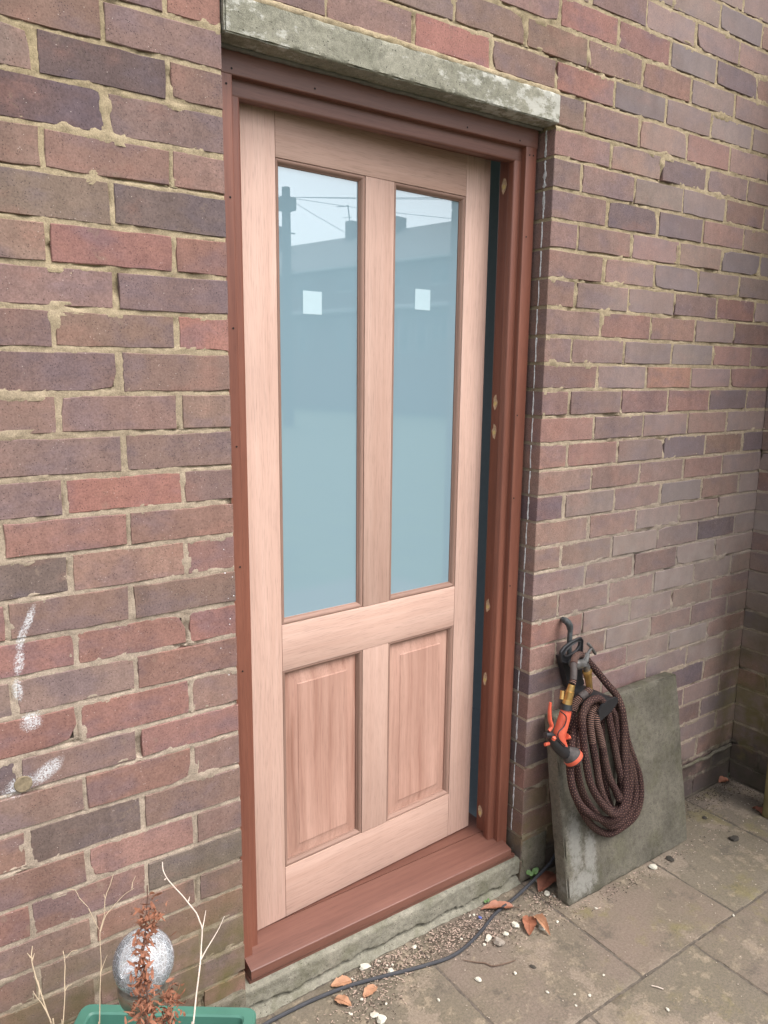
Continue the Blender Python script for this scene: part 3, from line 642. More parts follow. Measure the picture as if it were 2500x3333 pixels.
# ------------------------------------------------------------------ ground and patio
def ground():
    b = B(); b.add([(-140, -140, -.03), (140, -140, -.03), (140, 140, -.03), (-140, 140, -.03)], [(0, 1, 2, 3)])
    o = b.build('ground', M['earth'], None, None, False); tag(o, 'earth and grass beyond the patio', kind='structure')
ground()
patio_b = B()
patio_b.add(*rbox(-2.2, 3.0, -2.7, -.0005, -.028, -.0018, .001))
patio = patio_b.build('patio', simple('joint_fill', (.105, .086, .068), .95, .5, 90, .5), None, None, False)
tag(patio, 'stone paved patio at the foot of the wall', kind='structure')
def paving():
    rows = [(-.449, -.002, [-1.64, -1.215, -.79, -.364, .062, .489, .915, 1.342, 1.757, 2.035]),
            (-.895, -.4495, [-1.43, -1.0, -.575, -.15, .277, .703, 1.1285, 1.554, 1.98, 2.4]),
            (-1.342, -.8955, [-1.64, -1.215, -.79, -.364, .062, .489, .915, 1.342, 1.768, 2.2]),
            (-1.79, -1.3425, [-1.43, -1.0, -.575, -.15, .277, .703, 1.1285, 1.554, 1.98, 2.4]),
            (-2.24, -1.7905, [-1.64, -1.215, -.79, -.364, .062, .489, .915, 1.342, 1.768, 2.2])]
    tints = [(.19, .15, .12), (.175, .142, .116), (.20, .155, .122), (.17, .142, .11), (.188, .157, .12)]
    n = 0
    for y0, y1, xs in rows:
        for a, c in zip(xs[:-1], xs[1:]):
            if y1 < -1.2 and a > 2.0: continue
            g = .0012
            v, f = rbox(a+g, c-g, y0+g, y1-g, -.024, rng.uniform(-.001, .0012), .0035, .022, .0011, 40, n, .006)
            t = tints[(n*7) % 5]
            b = B(); b.add(v, f, None, [(*t, rng.random())]*len(v))
            b.build('paving_stone', M['paving'], patio, 40, cols=True); n += 1
paving()

# ------------------------------------------------------------------ brickwork
W = .910
ROWS_TOP = 7                      # courses above the lintel level
ZL = {k: z for k, z in enumerate(JL)}
ZR = {k: z for k, z in enumerate(JR)}
def jz(k, x):
    """height of bed joint k (0 = lintel bearing) at x"""
    base = 2.175-.075*k
    if k in ZL and k in ZR:
        l, r = ZL[k], ZR[k]
        t = min(1.0, max(0.0, x/W))
        return l*(1-t)+r*t
    return base
PAL = dict(red=(.205, .098, .082), redbright=(.245, .098, .082), orange=(.30, .135, .095), redbrown=(.185, .10, .085), brown=(.155, .103, .088),
           brownpink=(.185, .125, .108), pink=(.225, .128, .112), purple=(.135, .093, .094), purplegrey=(.145, .105, .105), grey=(.145, .115, .105),
           greydark=(.098, .082, .078), darkpurple=(.083, .066, .080), dark=(.062, .046, .054))
_mean = np.array([.172, .120, .110])
PAL = {k: tuple((np.array(v)*w_+_mean*(1-w_))*np.array([1.34, 1.26, 1.17])) for k, v in PAL.items() for w_ in [.70 if 'dark' in k else .46]}
WEIGHTS = ['brownpink']*5+['purple']*2+['redbrown']*3+['brown']*4+['red']+['grey']*3+['purplegrey']*2+['darkpurple']*2+['pink']

def cl_end(clean, i, nl):
    return (clean == 1 and nl-1 <= i <= nl+3) or (clean == -1 and (i <= 0 or i >= 2*nl+1))
def brick_geo(x0, x1, z00, z01, z10, z11, yf, depth, rg, clean=0):
    """x0,x1 ends; z00/z01 bottom/top at x0; z10/z11 at x1.  Irregular arris, soft edge, plain back"""
    J = .0013
    pts = []
    nl = 5 if (x1-x0) > .15 else 3
    def P(u, v):
        x = x0+(x1-x0)*u
        zb, zt = z00+(z10-z00)*u, z01+(z11-z01)*u
        return [x, zb+(zt-zb)*v]
    ring = [(i/nl, 0) for i in range(nl)]+[(1, 0), (1, .5)]+[(1-i/nl, 1) for i in range(nl)]+[(0, 1), (0, .5)]
    for u, v in ring:
        p = P(u, v)
        p[0] += rg.uniform(-J, J)*(0 if (clean == 1 and u == 1) or (clean == -1 and u == 0) else 1)
        p[1] += rg.uniform(-J, J)*1.1
        pts.append(p)
    for _c in range(2 if rg.random() < .05 else (1 if rg.random() < .17 else 0)):                                # a chipped corner
        i = rg.choice([0, nl, nl+2, 2*nl+2])
        cx, cz = (x0+x1)/2, (z00+z01)/2
        if cl_end(clean, i, nl): continue
        pts[i][0] += (cx-pts[i][0])/abs(cx-pts[i][0])*rg.uniform(.003, .013)
        pts[i][1] += (cz-pts[i][1])/abs(cz-pts[i][1])*rg.uniform(.002, .008)
    n = len(pts)
    cx, cz = (x0+x1)/2, (z00+z01+z10+z11)/4
    e = .0011
    V = []
    for p in pts:                                        # face ring
        k = e*rg.uniform(.6, 1.8)
        V.append((p[0]+math.copysign(min(k, .45*abs(cx-p[0])), cx-p[0]), yf+rg.uniform(-.0003, .0003), p[1]+math.copysign(k, cz-p[1])))
    for p in pts: V.append((p[0], yf+rg.uniform(.0010, .0024), p[1]))
    for p in pts: V.append((p[0], yf+depth, p[1]))
    F = [tuple(range(n))]
    for a in (0, n):
        for i in range(n):
            F.append((a+i, a+n+i, a+n+(i+1) % n, a+(i+1) % n))
    return V, F

def course_bricks(r):
    """(x0, x1, clean) of the bricks of course r on the main wall"""
    out = []
    j = .0053
    if r <= -2:
        o = (.005 if r % 2 == 0 else .1175)
        xs = [o+.225*n for n in range(-9, 9)]
        xs = [x for x in xs if x < 2.0]+[2.052]
        for a, b in zip(xs[:-1], xs[1:]): out.append((a+j, b-j, 0))
    else:
        ev = r % 2 == 0
        first = -.22 if ev else -.1075
        xs = [0.0+.0053]+[first-.225*n for n in range(8)]
        for a, b in zip(xs[1:], xs[:-1]): out.append((a+j, b-j, 1 if b == xs[0] else 0))
        xs = [W-.0053]+[W+(.22 if ev else .1075)+.225*n for n in range(6)]
        xs = [x for x in xs if x < 2.0]+[2.052]
        for a, b in zip(xs[:-1], xs[1:]): out.append((a+j, b-j, -1 if a == xs[0] else 0))
    return out

wall = thing('brick_wall', 'weathered red brown brick wall with buff mortar around the new wooden door', 'wall', (0, 0, 0))
def build_wall():
    rg = random.Random(21)
    allb = []
    for r in range(-ROWS_TOP-3, 29):
        for (a, b, cl) in course_bricks(r):
            sh = rg.uniform(-.0035, .0035) if cl == 0 else 0
            a2 = a+(sh if cl != -1 else 0); b2 = b+(rg.uniform(-.003, .003) if cl != 1 else 0)
            if r == -1:                                   # the lintel's course
                if a2 < .0 and b2 > -.002: b2 = min(b2, -.0005)
                if a2 > .5 and cl == -1: a2 = W+.006
            g = rg.uniform(.0038, .0058)
            allb.append((r, a2, b2, cl, jz(r+1, a2)+g, jz(r, a2)-g, jz(r+1, b2)+g, jz(r, b2)-g))
    used = {}
    for (x, z, nm) in BRICKC:
        for i, q in enumerate(allb):
            if q[1] <= x <= q[2] and q[4] <= z <= q[5]: used[i] = nm
    vis, rest = [], []
    for i, q in enumerate(allb):
        xc, zc = (q[1]+q[2])/2, (q[4]+q[5])/2
        top = 2.19+.265*(xc+.4)
        seen = q[2] > -.56 and zc < top and not (xc < .0 and zc < .16) and not (.98 < xc < 1.5 and zc < .45)
        (vis if seen else rest).append(i)
    def dist(i):
        q = allb[i]; return ((q[1]+q[2])/2+.64)**2+((q[4]+q[5])/2-1.55)**2
    vis.sort(key=dist)
    rest += vis[298:]; vis = vis[:298]
    sb = B()
    for i, q in enumerate(allb):
        r, a, b, cl, z00, z01, z10, z11 = q
        nm = used.get(i) or rg.choice(WEIGHTS)
        c = PAL[nm]
        k = rg.uniform(.9, 1.1)
        c = tuple(x*k*rg.uniform(.96, 1.04) for x in c)
        v, f = brick_geo(a, b, z00, z01, z10, z11, rg.uniform(-.0012, .0012), .1, rg, cl)
        col = [(*c, rg.random())]*len(v)
        if i in visset(vis):
            bb = B(); bb.add(v, f, None, col)
            bb.build('brick', M['brick'], wall, None, cols=True)
        else:
            sb.add(v, f, None, col)
    sb.build('bricks', M['brick'], wall, None, cols=True, kind='stuff')
_vs = {}
def visset(l):
    if id(l) not in _vs: _vs[id(l)] = set(l)
    return _vs[id(l)]
build_wall()

def strip(b, P0, P1, half, yfun, n, depth_axis='y', cross=7):
    """a mortar strip from P0 to P1 (x,z) of given half width with displaced surface y = yfun(x,z,t)"""
    d = np.array(P1)-np.array(P0); L = np.linalg.norm(d); d /= L
    pn = np.array([-d[1], d[0]])
    s = np.linspace(0, L, n+1); t = np.linspace(-1, 1, cross)
    S, Tt = np.meshgrid(s, t, indexing='ij')
    X = P0[0]+d[0]*S+pn[0]*Tt*half; Z = P0[1]+d[1]*S+pn[1]*Tt*half
    Y = yfun(X, Z, Tt)
    V = np.stack([X, Y, Z], -1).reshape(-1, 3)
    F = []
    for i in range(n):
        for j in range(cross-1):
            a = i*cross+j
            F.append((a, a+cross, a+cross+1, a+1))
    if abs(d[0]) > abs(d[1]): pass
    b.add(V, F)

def mortar_y(X, Z, T):
    y = .0016+.0020*fbm(X, 0, Z, 55, 3)+.0024*fbm(X, 0, Z, 150, 9, 2)
    loose = np.clip((fbm(X, 0, Z, 9, 31)-.36)*4, 0, 1)*np.clip((fbm(X, 0, Z, 60, 33)+.35)*3, 0, 1)
    y = y+loose*.010
    crack = np.clip((fbm(X, 0, Z, 7, 51)-.0)*5, 0, 1)*np.clip((T-.10)*5, 0, 1)*np.clip((.62-T)*9, 0, 1)*np.clip((fbm(X, 0, Z, 40, 53)+.3)*3, 0, 1)
    y = y+crack*.0045
    proud = np.clip((fbm(X, 0, Z, 13, 41)-.30)*4, 0, 1)
    y = y-proud*.0026
    return y+np.abs(T)**3*.0012

def mortar():
    b = B()
    step = .007
    for k in range(-ROWS_TOP-2, 30):
        segs = []
        if k < 0 or k == 0 and False: segs = [(-1.8, 2.04)]
        else: segs = [(-1.8, -.0015), (W+.0015, 2.04)]
        if k in (-1, 0): segs = [(-1.8, -.0015), (W+.0015, 2.04)]
        if k == -1: segs = [(-1.8, 2.04)]
        for a, c in segs:
            xs = [a]+[x for x in (0, W) if a < x < c]+[c]
            for p, q in zip(xs[:-1], xs[1:]):
                coarse = q <= 0 and False
                strip(b, (p, jz(k, p)), (q, jz(k, q)), (.0125), mortar_y, max(2, int((q-p)/step)))
    for r in range(-ROWS_TOP-3, 29):
        bs = course_bricks(r)
        for (a, c, cl) in bs:
            x = a-.0053
            if cl == -1 or (r <= -2 and False): continue
            if x < -1.75: continue
            strip(b, (x, jz(r+1, x)+.003), (x, jz(r, x)-.003), .0125, mortar_y, 9)
    # backing sheet behind the joints and reveals of the opening
    for (a, c, z0, z1) in ((-1.8, -.003, 0, 2.95), (W+.003, 2.3, 0, 2.95), (-.003, W+.003, 2.25, 2.95)):
        b.add([(a, .0135, z0), (c, .0135, z0), (c, .0135, z1), (a, .0135, z1)], [(0, 1, 2, 3)])
    for x in (-.0012, W+.0012):
        n = 240
        ys = np.linspace(.0025, .1, 5); zs = np.linspace(0, 2.19, n)
        Yg, Zg = np.meshgrid(ys, zs, indexing='ij')
        sgn = -1 if x < 0 else 1
        Xg = x+sgn*(.0015+.0018*fbm(0, Yg, Zg, 70, 5))
        V = np.stack([Xg, Yg, Zg], -1).reshape(-1, 3)
        F = [(i*n+j, i*n+j+1, (i+1)*n+j+1, (i+1)*n+j) for i in range(4) for j in range(n-1)]
        b.add(V, F)
    b.build('mortar', M['mortar'], wall, 60, False, kind='stuff')
mortar()

def wall_extras():
    # a rendered patch under the bricks left of the step, and a dark one right of it
    b = B(); b.add(*rbox(-.23, -.002, -.010, .05, .0, .098, .006, .012, .004, 30, 5, .01)); b.build('cement_plinth', M['cement'], wall)
    b = B(); b.add(*rbox(W+.001, 1.02, -.005, .05, .0, .142, .006, .012, .003, 30, 8, .006)); b.build('cement_plinth', M['cement'], wall)
    # projecting mortar lip of the damp course right of the slab
    pts = [(x, -.004-.005*abs(math.sin(x*31)), .139+.005*float(fbm(x, 0, 0, 14, 6))) for x in np.linspace(1.50, 2.03, 40)]
    b = B(); v, f, u = tube(pts, [.0065+.0028*float(fbm(i*.37, 0, 0, 1, 4)) for i in range(40)], 8); b.add(v, f); b.build('mortar_lip', M['cement'], wall)
    # round repair plug in a joint beside the white paint
    v, f = lathe([(.0165, 0), (.0165, .0035), (.0150, .0050), (.006, .0042)], 14, (0, -1, 0), (-.441, .003, .768))
    b = B(); b.add(v, f); fix(b.build('repair_plug', simple('repair_mortar', (.21, .165, .105), .95, .4, 120, .5), wall))
    # old sealant left in a ragged line on the right reveal
    b = B()
    for k in range(27):
        z0, z1 = jz(k+1, W)+.004, jz(k, W)-.004
        t = k/27
        wdt = .017*(1-t*4)+.003 if k < 3 else .0072+.0022*math.sin(k*2.1)
        yc = .030+.012*t+.004*float(fbm(k*.37, 0, 0, 3, 8))
        n = 14
        pts = []
        for i in range(n+1):
            z = z0+(z1-z0)*i/n
            w_ = wdt*max(.12, .75+.95*float(fbm(0, k, z, 70, 3)))*(.25 if i in (0, n) else 1)
            pts.append((yc+.0016*float(fbm(0, 0, z, 45, 7)), z, max(.0004, w_/2)))
        V, F = [], []
        for (y, z, h) in pts:
            V += [(W+.001, y-h, z), (W-.0022, y, z), (W+.001, y+h, z)]
        for i in range(n):
            for j in (0, 1): F.append((i*3+j, i*3+j+1, (i+1)*3+j+1, (i+1)*3+j))
        b.add(V, F)
    b.build('sealant_line', M['seal'], wall, 60)
    # lintel
    b = B(); v, f = rbox(.003, .9125, -.011, .10, 2.1725, 2.2405, .0028, .008, .0026, 40, 4, .009); b.add(v, f)
    b.build('lintel', M['lintel'], wall, 60, label='pale grey weathered concrete lintel over the door')
    b = B(); v, f = rbox(-.005, .918, -.005, .06, 2.2385, 2.2545, .004, .009, .0035, 45, 9, .006); b.add(v, f)
    b.build('mortar_bed', M['mortar'], wall, 60)
    b = B(); v, f = rbox(.004, .909, .040, .052, 2.1655, 2.1755, .004, .012, .002, 60, 2, .002); b.add(v, f)
    b.build('sealant_line', simple('grey_sealant', (.16, .15, .135), .8, .2, 60), wall, 60)
wall_extras()

# return wall of the extension on the right
ext = thing('brick_wall', 'dark damp brick return wall at the right edge, meeting the door wall in a corner', 'wall', (2.04, 0, 0), -R(90))
def build_ext():
    rg = random.Random(5)
    mb = B(); sb = B()
    END = 1.11
    for r in range(-ROWS_TOP-3, 29):
        ev = r % 2 == 0
        xs = [.0] + [.1125+(.1125 if ev else 0)+.225*n for n in range(6)]
        xs = [x for x in xs if x < END-.06]+[END+.0053]
        for a, c in zip(xs[:-1], xs[1:]):
            z0, z1 = jz(r+1, 2)+.0048, jz(r, 2)-.0048
            v, f = brick_geo(a+.0053 if a else .001, c-.0053, z0, z1, z0, z1, rg.uniform(-.001, .001), .1, rg, 1 if c > END else 0)
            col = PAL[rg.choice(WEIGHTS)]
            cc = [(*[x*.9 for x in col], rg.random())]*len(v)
            if a < .42 and -.5 < (z0) < 1.5:
                b = B(); b.add(v, f, None, cc); o = b.build('brick', M['brick'], ext, None, cols=True)
            else: sb.add(v, f, None, cc)
            if a: strip(mb, (a, z0), (a, z1), .0085, mortar_y, 7)
        # the end face of the wall
    for k in range(-ROWS_TOP-2, 30):
        strip(mb, (0, jz(k, 2)), (END-.001, jz(k, 2)), .0085, mortar_y, 120)
    mb.add([(0, .0135, 0), (END-.003, .0135, 0), (END-.003, .0135, 2.95), (0, .0135, 2.95)], [(0, 1, 2, 3)])
    mb.add([(END-.004, .0135, 0), (END-.004, .3, 0), (END-.004, .3, 2.95), (END-.004, .0135, 2.95)], [(0, 1, 2, 3)])
    for r in range(-ROWS_TOP-3, 29):
        z0, z1 = jz(r+1, 2)+.0048, jz(r, 2)-.0048
        v, f = rbox(END-.1, END, .112, .32, z0, z1, .002); sb.add(v, f, None, [(.15, .1, .09, .5)]*len(v))
    sb.build('bricks', M['brick'], ext, None, cols=True, kind='stuff')
    mb.build('mortar', M['mortar'], ext, 60, False, kind='stuff')
    for o in ext.children:
        o['_'] = 0
        del o['_']
build_ext()

# ------------------------------------------------------------------ hallway behind the door
def hallway():
    x0, x1, y0, y1, z0, z1 = -.25, 1.45, .137, 1.9, .118, 2.45
    b = B()
    V = [(x0, y0, z0), (x1, y0, z0), (x1, y1, z0), (x0, y1, z0), (x0, y0, z1), (x1, y0, z1), (x1, y1, z1), (x0, y1, z1)]
    b.add(V, [(0, 1, 2, 3), (4, 7, 6, 5), (1, 5, 6, 2), (3, 7, 4, 0)])  # far wall left out so sky light brightens the hall behind the gap
    tag(b.build('hallway_wall', M['room'], None, None, False), 'blue grey hall seen through the gap of the open door', kind='structure')
hallway()

# ------------------------------------------------------------------ step and door frame
def step():
    nx, nz = 230, 26
    xs = np.linspace(-.004, .912, nx); zs = np.linspace(0, .083, nz)
    X, Z = np.meshgrid(xs, zs, indexing='ij')
    Y = .003+.0022*fbm(X, 0, Z, 35, 2)+.0012*fbm(X, 0, Z, 160, 6)
    edge = .026+.012*fbm(X, 0, 0, 9, 12)+.007*fbm(X, 0, 0, 40, 13)
    low = np.clip((edge-Z)*260, 0, 1)
    gap = np.clip(1-np.abs(Z-(edge-.005))/.0065, 0, 1)
    Y = Y+low*.004+gap*(.022+.010*fbm(X, 0, 0, 25, 14))
    Y = Y-np.clip((.02-Z)/.02, 0, 1)**1.5*(.014+.006*fbm(X, 0, Z, 20, 19))
    Y = Y+np.clip((Z-.074)/.009, 0, 1)**2*.006
    V = [tuple(p) for p in np.stack([X, Y, Z], -1).reshape(-1, 3)]
    F = [(i*nz+j, (i+1)*nz+j, (i+1)*nz+j+1, i*nz+j+1) for i in range(nx-1) for j in range(nz-1)]
    n0 = len(V)
    V += [(x, .137, .083+.001*float(fbm(x, 1, 0, 30, 4))) for x in xs]
    F += [(i*nz+nz-1, (i+1)*nz+nz-1, n0+i+1, n0+i) for i in range(nx-1)]
    b = B(); b.add(V, F)
    o = b.build('doorstep', M['step'], None, 60)
    tag(o, 'rough grey concrete doorstep with chipped lower edge below the wooden sill', 'doorstep')
step()

frame = thing('door_frame', 'reddish brown hardwood door frame with stepped mouldings and a sloping sill', 'door frame', (.451, .09, .1))
def pf(o):                                      # parent keeping world place
    o.parent = frame; o.location = Vector(o.location)-frame.location; return o
def frame_parts():
    prof = [(.897, .05), (.897, .137), (.848, .137), (.848, .089), (.835, .089), (.835, .068), (.859, .0682), (.859, .05)]
    rad = [.002, 0, .003, .001, .002, .006, .001, .003]
    pr = round_poly(prof, rad)
    v, f = prism(pr, .10, 2.1225, 'z'); b = B(); b.add(v, f)
    jr = pf(fix(b.build('jamb', M['frame_v'], None, 30)))
    pl = [(.902-x, y) for x, y in pr]
    v, f = prism(pl, .10, 2.1225, 'z'); b = B(); b.add(v, f)
    jl = pf(fix(b.build('jamb', M['frame_v'], None, 30)))
    hp_ = [(.0495, 2.1735), (.0495, 2.122), (.0677, 2.122), (.0675, 2.0865), (.0885, 2.0865), (.0885, 2.099), (.137, 2.099), (.137, 2.1735)]
    v, f = prism(round_poly(hp_, [.002, .003, .001, .006, .002, .001, .003, 0]), .004, .8985, 'x'); b = B(); b.add(v, f)
    pf(fix(b.build('head', M['frame_h'], None, 30)))
    sp = [(.012, .120), (.012, .097), (.0135, .095), (.020, .0945), (.020, .099), (.026, .099), (.026, .088), (.24, .088), (.24, .141), (.108, .141), (.108, .1385), (.1045, .1385), (.1035, .1435)]
    v, f = prism(round_poly(sp, [.003, .002, 0, 0, 0, 0, 0, 0, .002, 0, 0, 0, .001]), .021, .881, 'x'); b = B(); b.add(v, f)
    sill = pf(fix(b.build('sill', M['frame_h'], None, 30)))
    v, f = rbox(.018, .903, .017, .137, .0715, .0935, .002); b = B(); b.add(v, f)
    pf(b.build('sill_packer', M['frame_h'], None, 30))
    # filled screw recesses on the rebate of the lock jamb, plugs in them
    for i, (y, z) in enumerate(PATCH):
        a = random.Random(i)
        n = 10
        ring = [(.0095*math.cos(t)*a.uniform(.6, 1.15), .021*math.sin(t)*a.uniform(.7, 1.15)) for t in np.linspace(0, 2*math.pi, n, endpoint=False)]
        yy = min(y, .122)-.002
        V = [(.8474, yy+p[0], z+p[1]) for p in ring]+[(.8483, yy+p[0], z+p[1]) for p in ring]
        F = [tuple(range(n))]+[(i_, n+i_, n+(i_+1) % n, (i_+1) % n) for i_ in range(n)]
        b = B(); b.add(V, F)
        o = fix(b.build('filler_patch', M['filler'], None, None)); o.parent = jr; o.location = Vector(o.location)-frame.location-jr.location
        v, f = lathe([(.006, 0), (.006, .0006)], 10, (-1, 0, 0), (.8472, yy, z-.004))
        b = B(); b.add(v, f); o = fix(b.build('screw_plug', M['plug'], None, None)); o.parent = jr; o.location = Vector(o.location)-frame.location-jr.location
    for (x, z) in NAILS:
        v, f = lathe([(.0022, 0), (.0022, .0008)], 8, (0, -1, 0), (x, .0499, z))
        b = B(); b.add(v, f); pf(fix(b.build('nail_hole', M['hole'], None, None)))
frame_parts()

# ------------------------------------------------------------------ door
ANG = R(3.66)
DX, DY = .0659, .0992
door = thing('door', 'new pale pinkish hardwood door with two tall frosted panes, standing slightly ajar', 'door', (DX, DY, .145), ANG)
def build_door():
    T = .044
    Z0, Z1 = 0, 1.981
    u0, u1, u2, u3, u4, u5 = 0, .098, .343, .431, .673, .762
    zb, zl0, zl1, zt = .142, .6765, .7945, 1.8545
    z_ = lambda z: z
    g = .0005
    def m(name, mat, x0, x1, z0, z1): return box(name, mat, door, x0+g, x1-g, 0, T, z0+g, z1-g, .0007, center=True)
    m('stile', M['door_v'], u0, u1, Z0, Z1); m('stile', M['door_v'], u4, u5, Z0, Z1)
    m('rail', M['door_h'], u1, u4, Z0, zb); m('rail', M['door_h'], u1, u4, zl0, zl1); m('rail', M['door_h'], u1, u4, zt, Z1)
    m('mullion', M['door_v'], u2, u3, zb, zl0); m('mullion', M['door_v'], u2, u3, zl1, zt)
    ov = [(0, .0030), (.0012, .0030), (.0012, .0018), (.0032, .0014), (.0058, .0022), (.0084, .0046), (.0102, .0078), (.0110, .0100), (.0125, .0100), (.0132, .0128), (.0132, .02)]
    def mould(x0, x1, z0, z1, name, dd=0, k=1.0):
        pr = [(w*k, d+dd) for w, d in ov]
        cs = [(x0, z0), (x1, z0), (x1, z1), (x0, z1)]
        ins = [(1, 1), (-1, 1), (-1, -1), (1, -1)]
        for s in range(4):
            a, c = s, (s+1) % 4
            V, F = [], []
            for (w, d) in pr:
                V.append((cs[a][0]+ins[a][0]*w, d, cs[a][1]+ins[a][1]*w)); V.append((cs[c][0]+ins[c][0]*w, d, cs[c][1]+ins[c][1]*w))
            for i in range(len(pr)-1): F.append((2*i, 2*i+2, 2*i+3, 2*i+1))
            b = B(); b.add(V, F)
            b.build(name, M['bead_h'] if s % 2 == 0 else M['bead_v'], door, 35)
    stick = [(.1+.0, 0)]
    for i, (a, c) in enumerate(((u1, u2), (u3, u4))):
        mould(a, c, zl1, zt, 'glazing_bead')
        v, f = rbox(a+.008, c-.008, .0142, .0202, zl1+.008, zt-.008, .0005)
        b = B(); b.add(v, f); gl = b.build('glass_pane', M['glass'], door, None)
        # paper label on the pane
        sx, sz = LABELS[i]
        v, f = rbox(sx-.026, sx+.026, .01385, .0143, sz-.026, sz+.026, .0001)
        b = B(); b.add(v, f); st = b.build('paper_label', M['label'], None, None)
        st.parent = gl; st.location = Vector(st.location)-gl.location
        # fielded panel below
        mould(a, c, zb, zl0, 'panel_moulding', 0, 1.0)
        p0, p1, q0, q1 = a+.011, c-.011, zb+.011, zl0-.011
        bv = .036
        lev = [(0, .0150), (.004, .0150), (bv-.003, .0085), (bv, .0068), (bv+.0004, .0060)]
        V, F = [], []
        for (w, d) in lev:
            V += [(p0+w, d, q0+w), (p1-w, d, q0+w), (p1-w, d, q1-w), (p0+w, d, q1-w)]
        for k in range(len(lev)-1):
            for s in range(4): F.append((4*k+s, 4*k+(s+1) % 4, 4*k+4+(s+1) % 4, 4*k+4+s))
        k = 4*(len(lev)-1); F.append((k, k+1, k+2, k+3))
        b = B(); b.add(V, F); b.build('panel', M['panel'], door, 20)
        v, f = rbox(p0, p1, .020, .036, q0, q1, .0005); b = B(); b.add(v, f); b.build('panel_back', M['panel'], door, 20)
build_door()

# ------------------------------------------------------------------ concrete slab leaning on the wall
def leaning_slab():
    L, Hh, T = .585, .572, .048
    v, f = rbox(-L/2, L/2, 0, T, 0, Hh, .005, .013, .0022, 18, 77, .010)
    tilt = math.atan2(.158-.064, .563)
    b = B(); b.add(v, f)
    o = b.build('concrete_slab', M['slab'], None, 60, False)
    o.location = (1.2475, -.1615, .0)
    o.rotation_euler = (-tilt, 0, 0)
    tag(o, 'grey green square concrete slab leaning against the wall behind the hose', 'slab')
leaning_slab()

# ------------------------------------------------------------------ tap, hanger, hose, spray gun
def tap():
    t = thing('garden_tap', 'dull grey outdoor tap with T handle on a tarnished pipe beside the door', 'tap', TAP['pipe'][0])
    def add(o): o.parent = t; o.location = Vector(o.location)-t.location; return o
    add(tube_obj('pipe', M['pipe'], None, TAP['pipe'], .0075, 10, .006))
    add(tube_obj('elbow', M['pipe'], None, TAP['pipe'][1:5], [.0098, .0102, .0102, .0098], 10, .005))
    w = np.array(TAP['pipe'][-1]); bd = [np.array(p) for p in TAP['body']]
    add(tube_obj('body', M['oldmetal'], None, [w, bd[0], bd[1], bd[2]], [.009, .0135, .0165, .012], 12, .004))
    bn = [np.array(p) for p in TAP['bonnet']]
    add(tube_obj('bonnet', M['oldmetal'], None, [bn[0], bn[0]*.6+bn[1]*.4, bn[0]*.55+bn[1]*.45, bn[1], bn[1]*.5+bn[2]*.5, bn[2]], [.015, .015, .0115, .0115, .0095, .007], 8))
    add(tube_obj('spindle', M['oldmetal'], None, TAP['spindle'], .0042, 8))
    hd = TAP['handle']; h0, h2 = np.array(hd[0]), np.array(hd[2])
    hm = np.array(TAP['spindle'][-1])
    add(tube_obj('handle', M['oldmetal'], None, [h0, h0*.85+hm*.15, hm, h2*.85+hm*.15, h2], [.0034, .0048, .0042, .0048, .0034], 8))
    add(tube_obj('spout', M['oldmetal'], None, TAP['spout'], [.012, .011, .0105], 10))
    c = [np.array(p) for p in TAP['conn']]
    add(tube_obj('hose_connector', M['brass'], None, [c[0], c[0]*.8+c[1]*.2, c[0]*.79+c[1]*.21, c[1], c[1]*.98+c[2]*.02, c[2], c[3]], [.0142, .0148, .0132, .0122, .0112, .0102, .0095], 14))
tap()

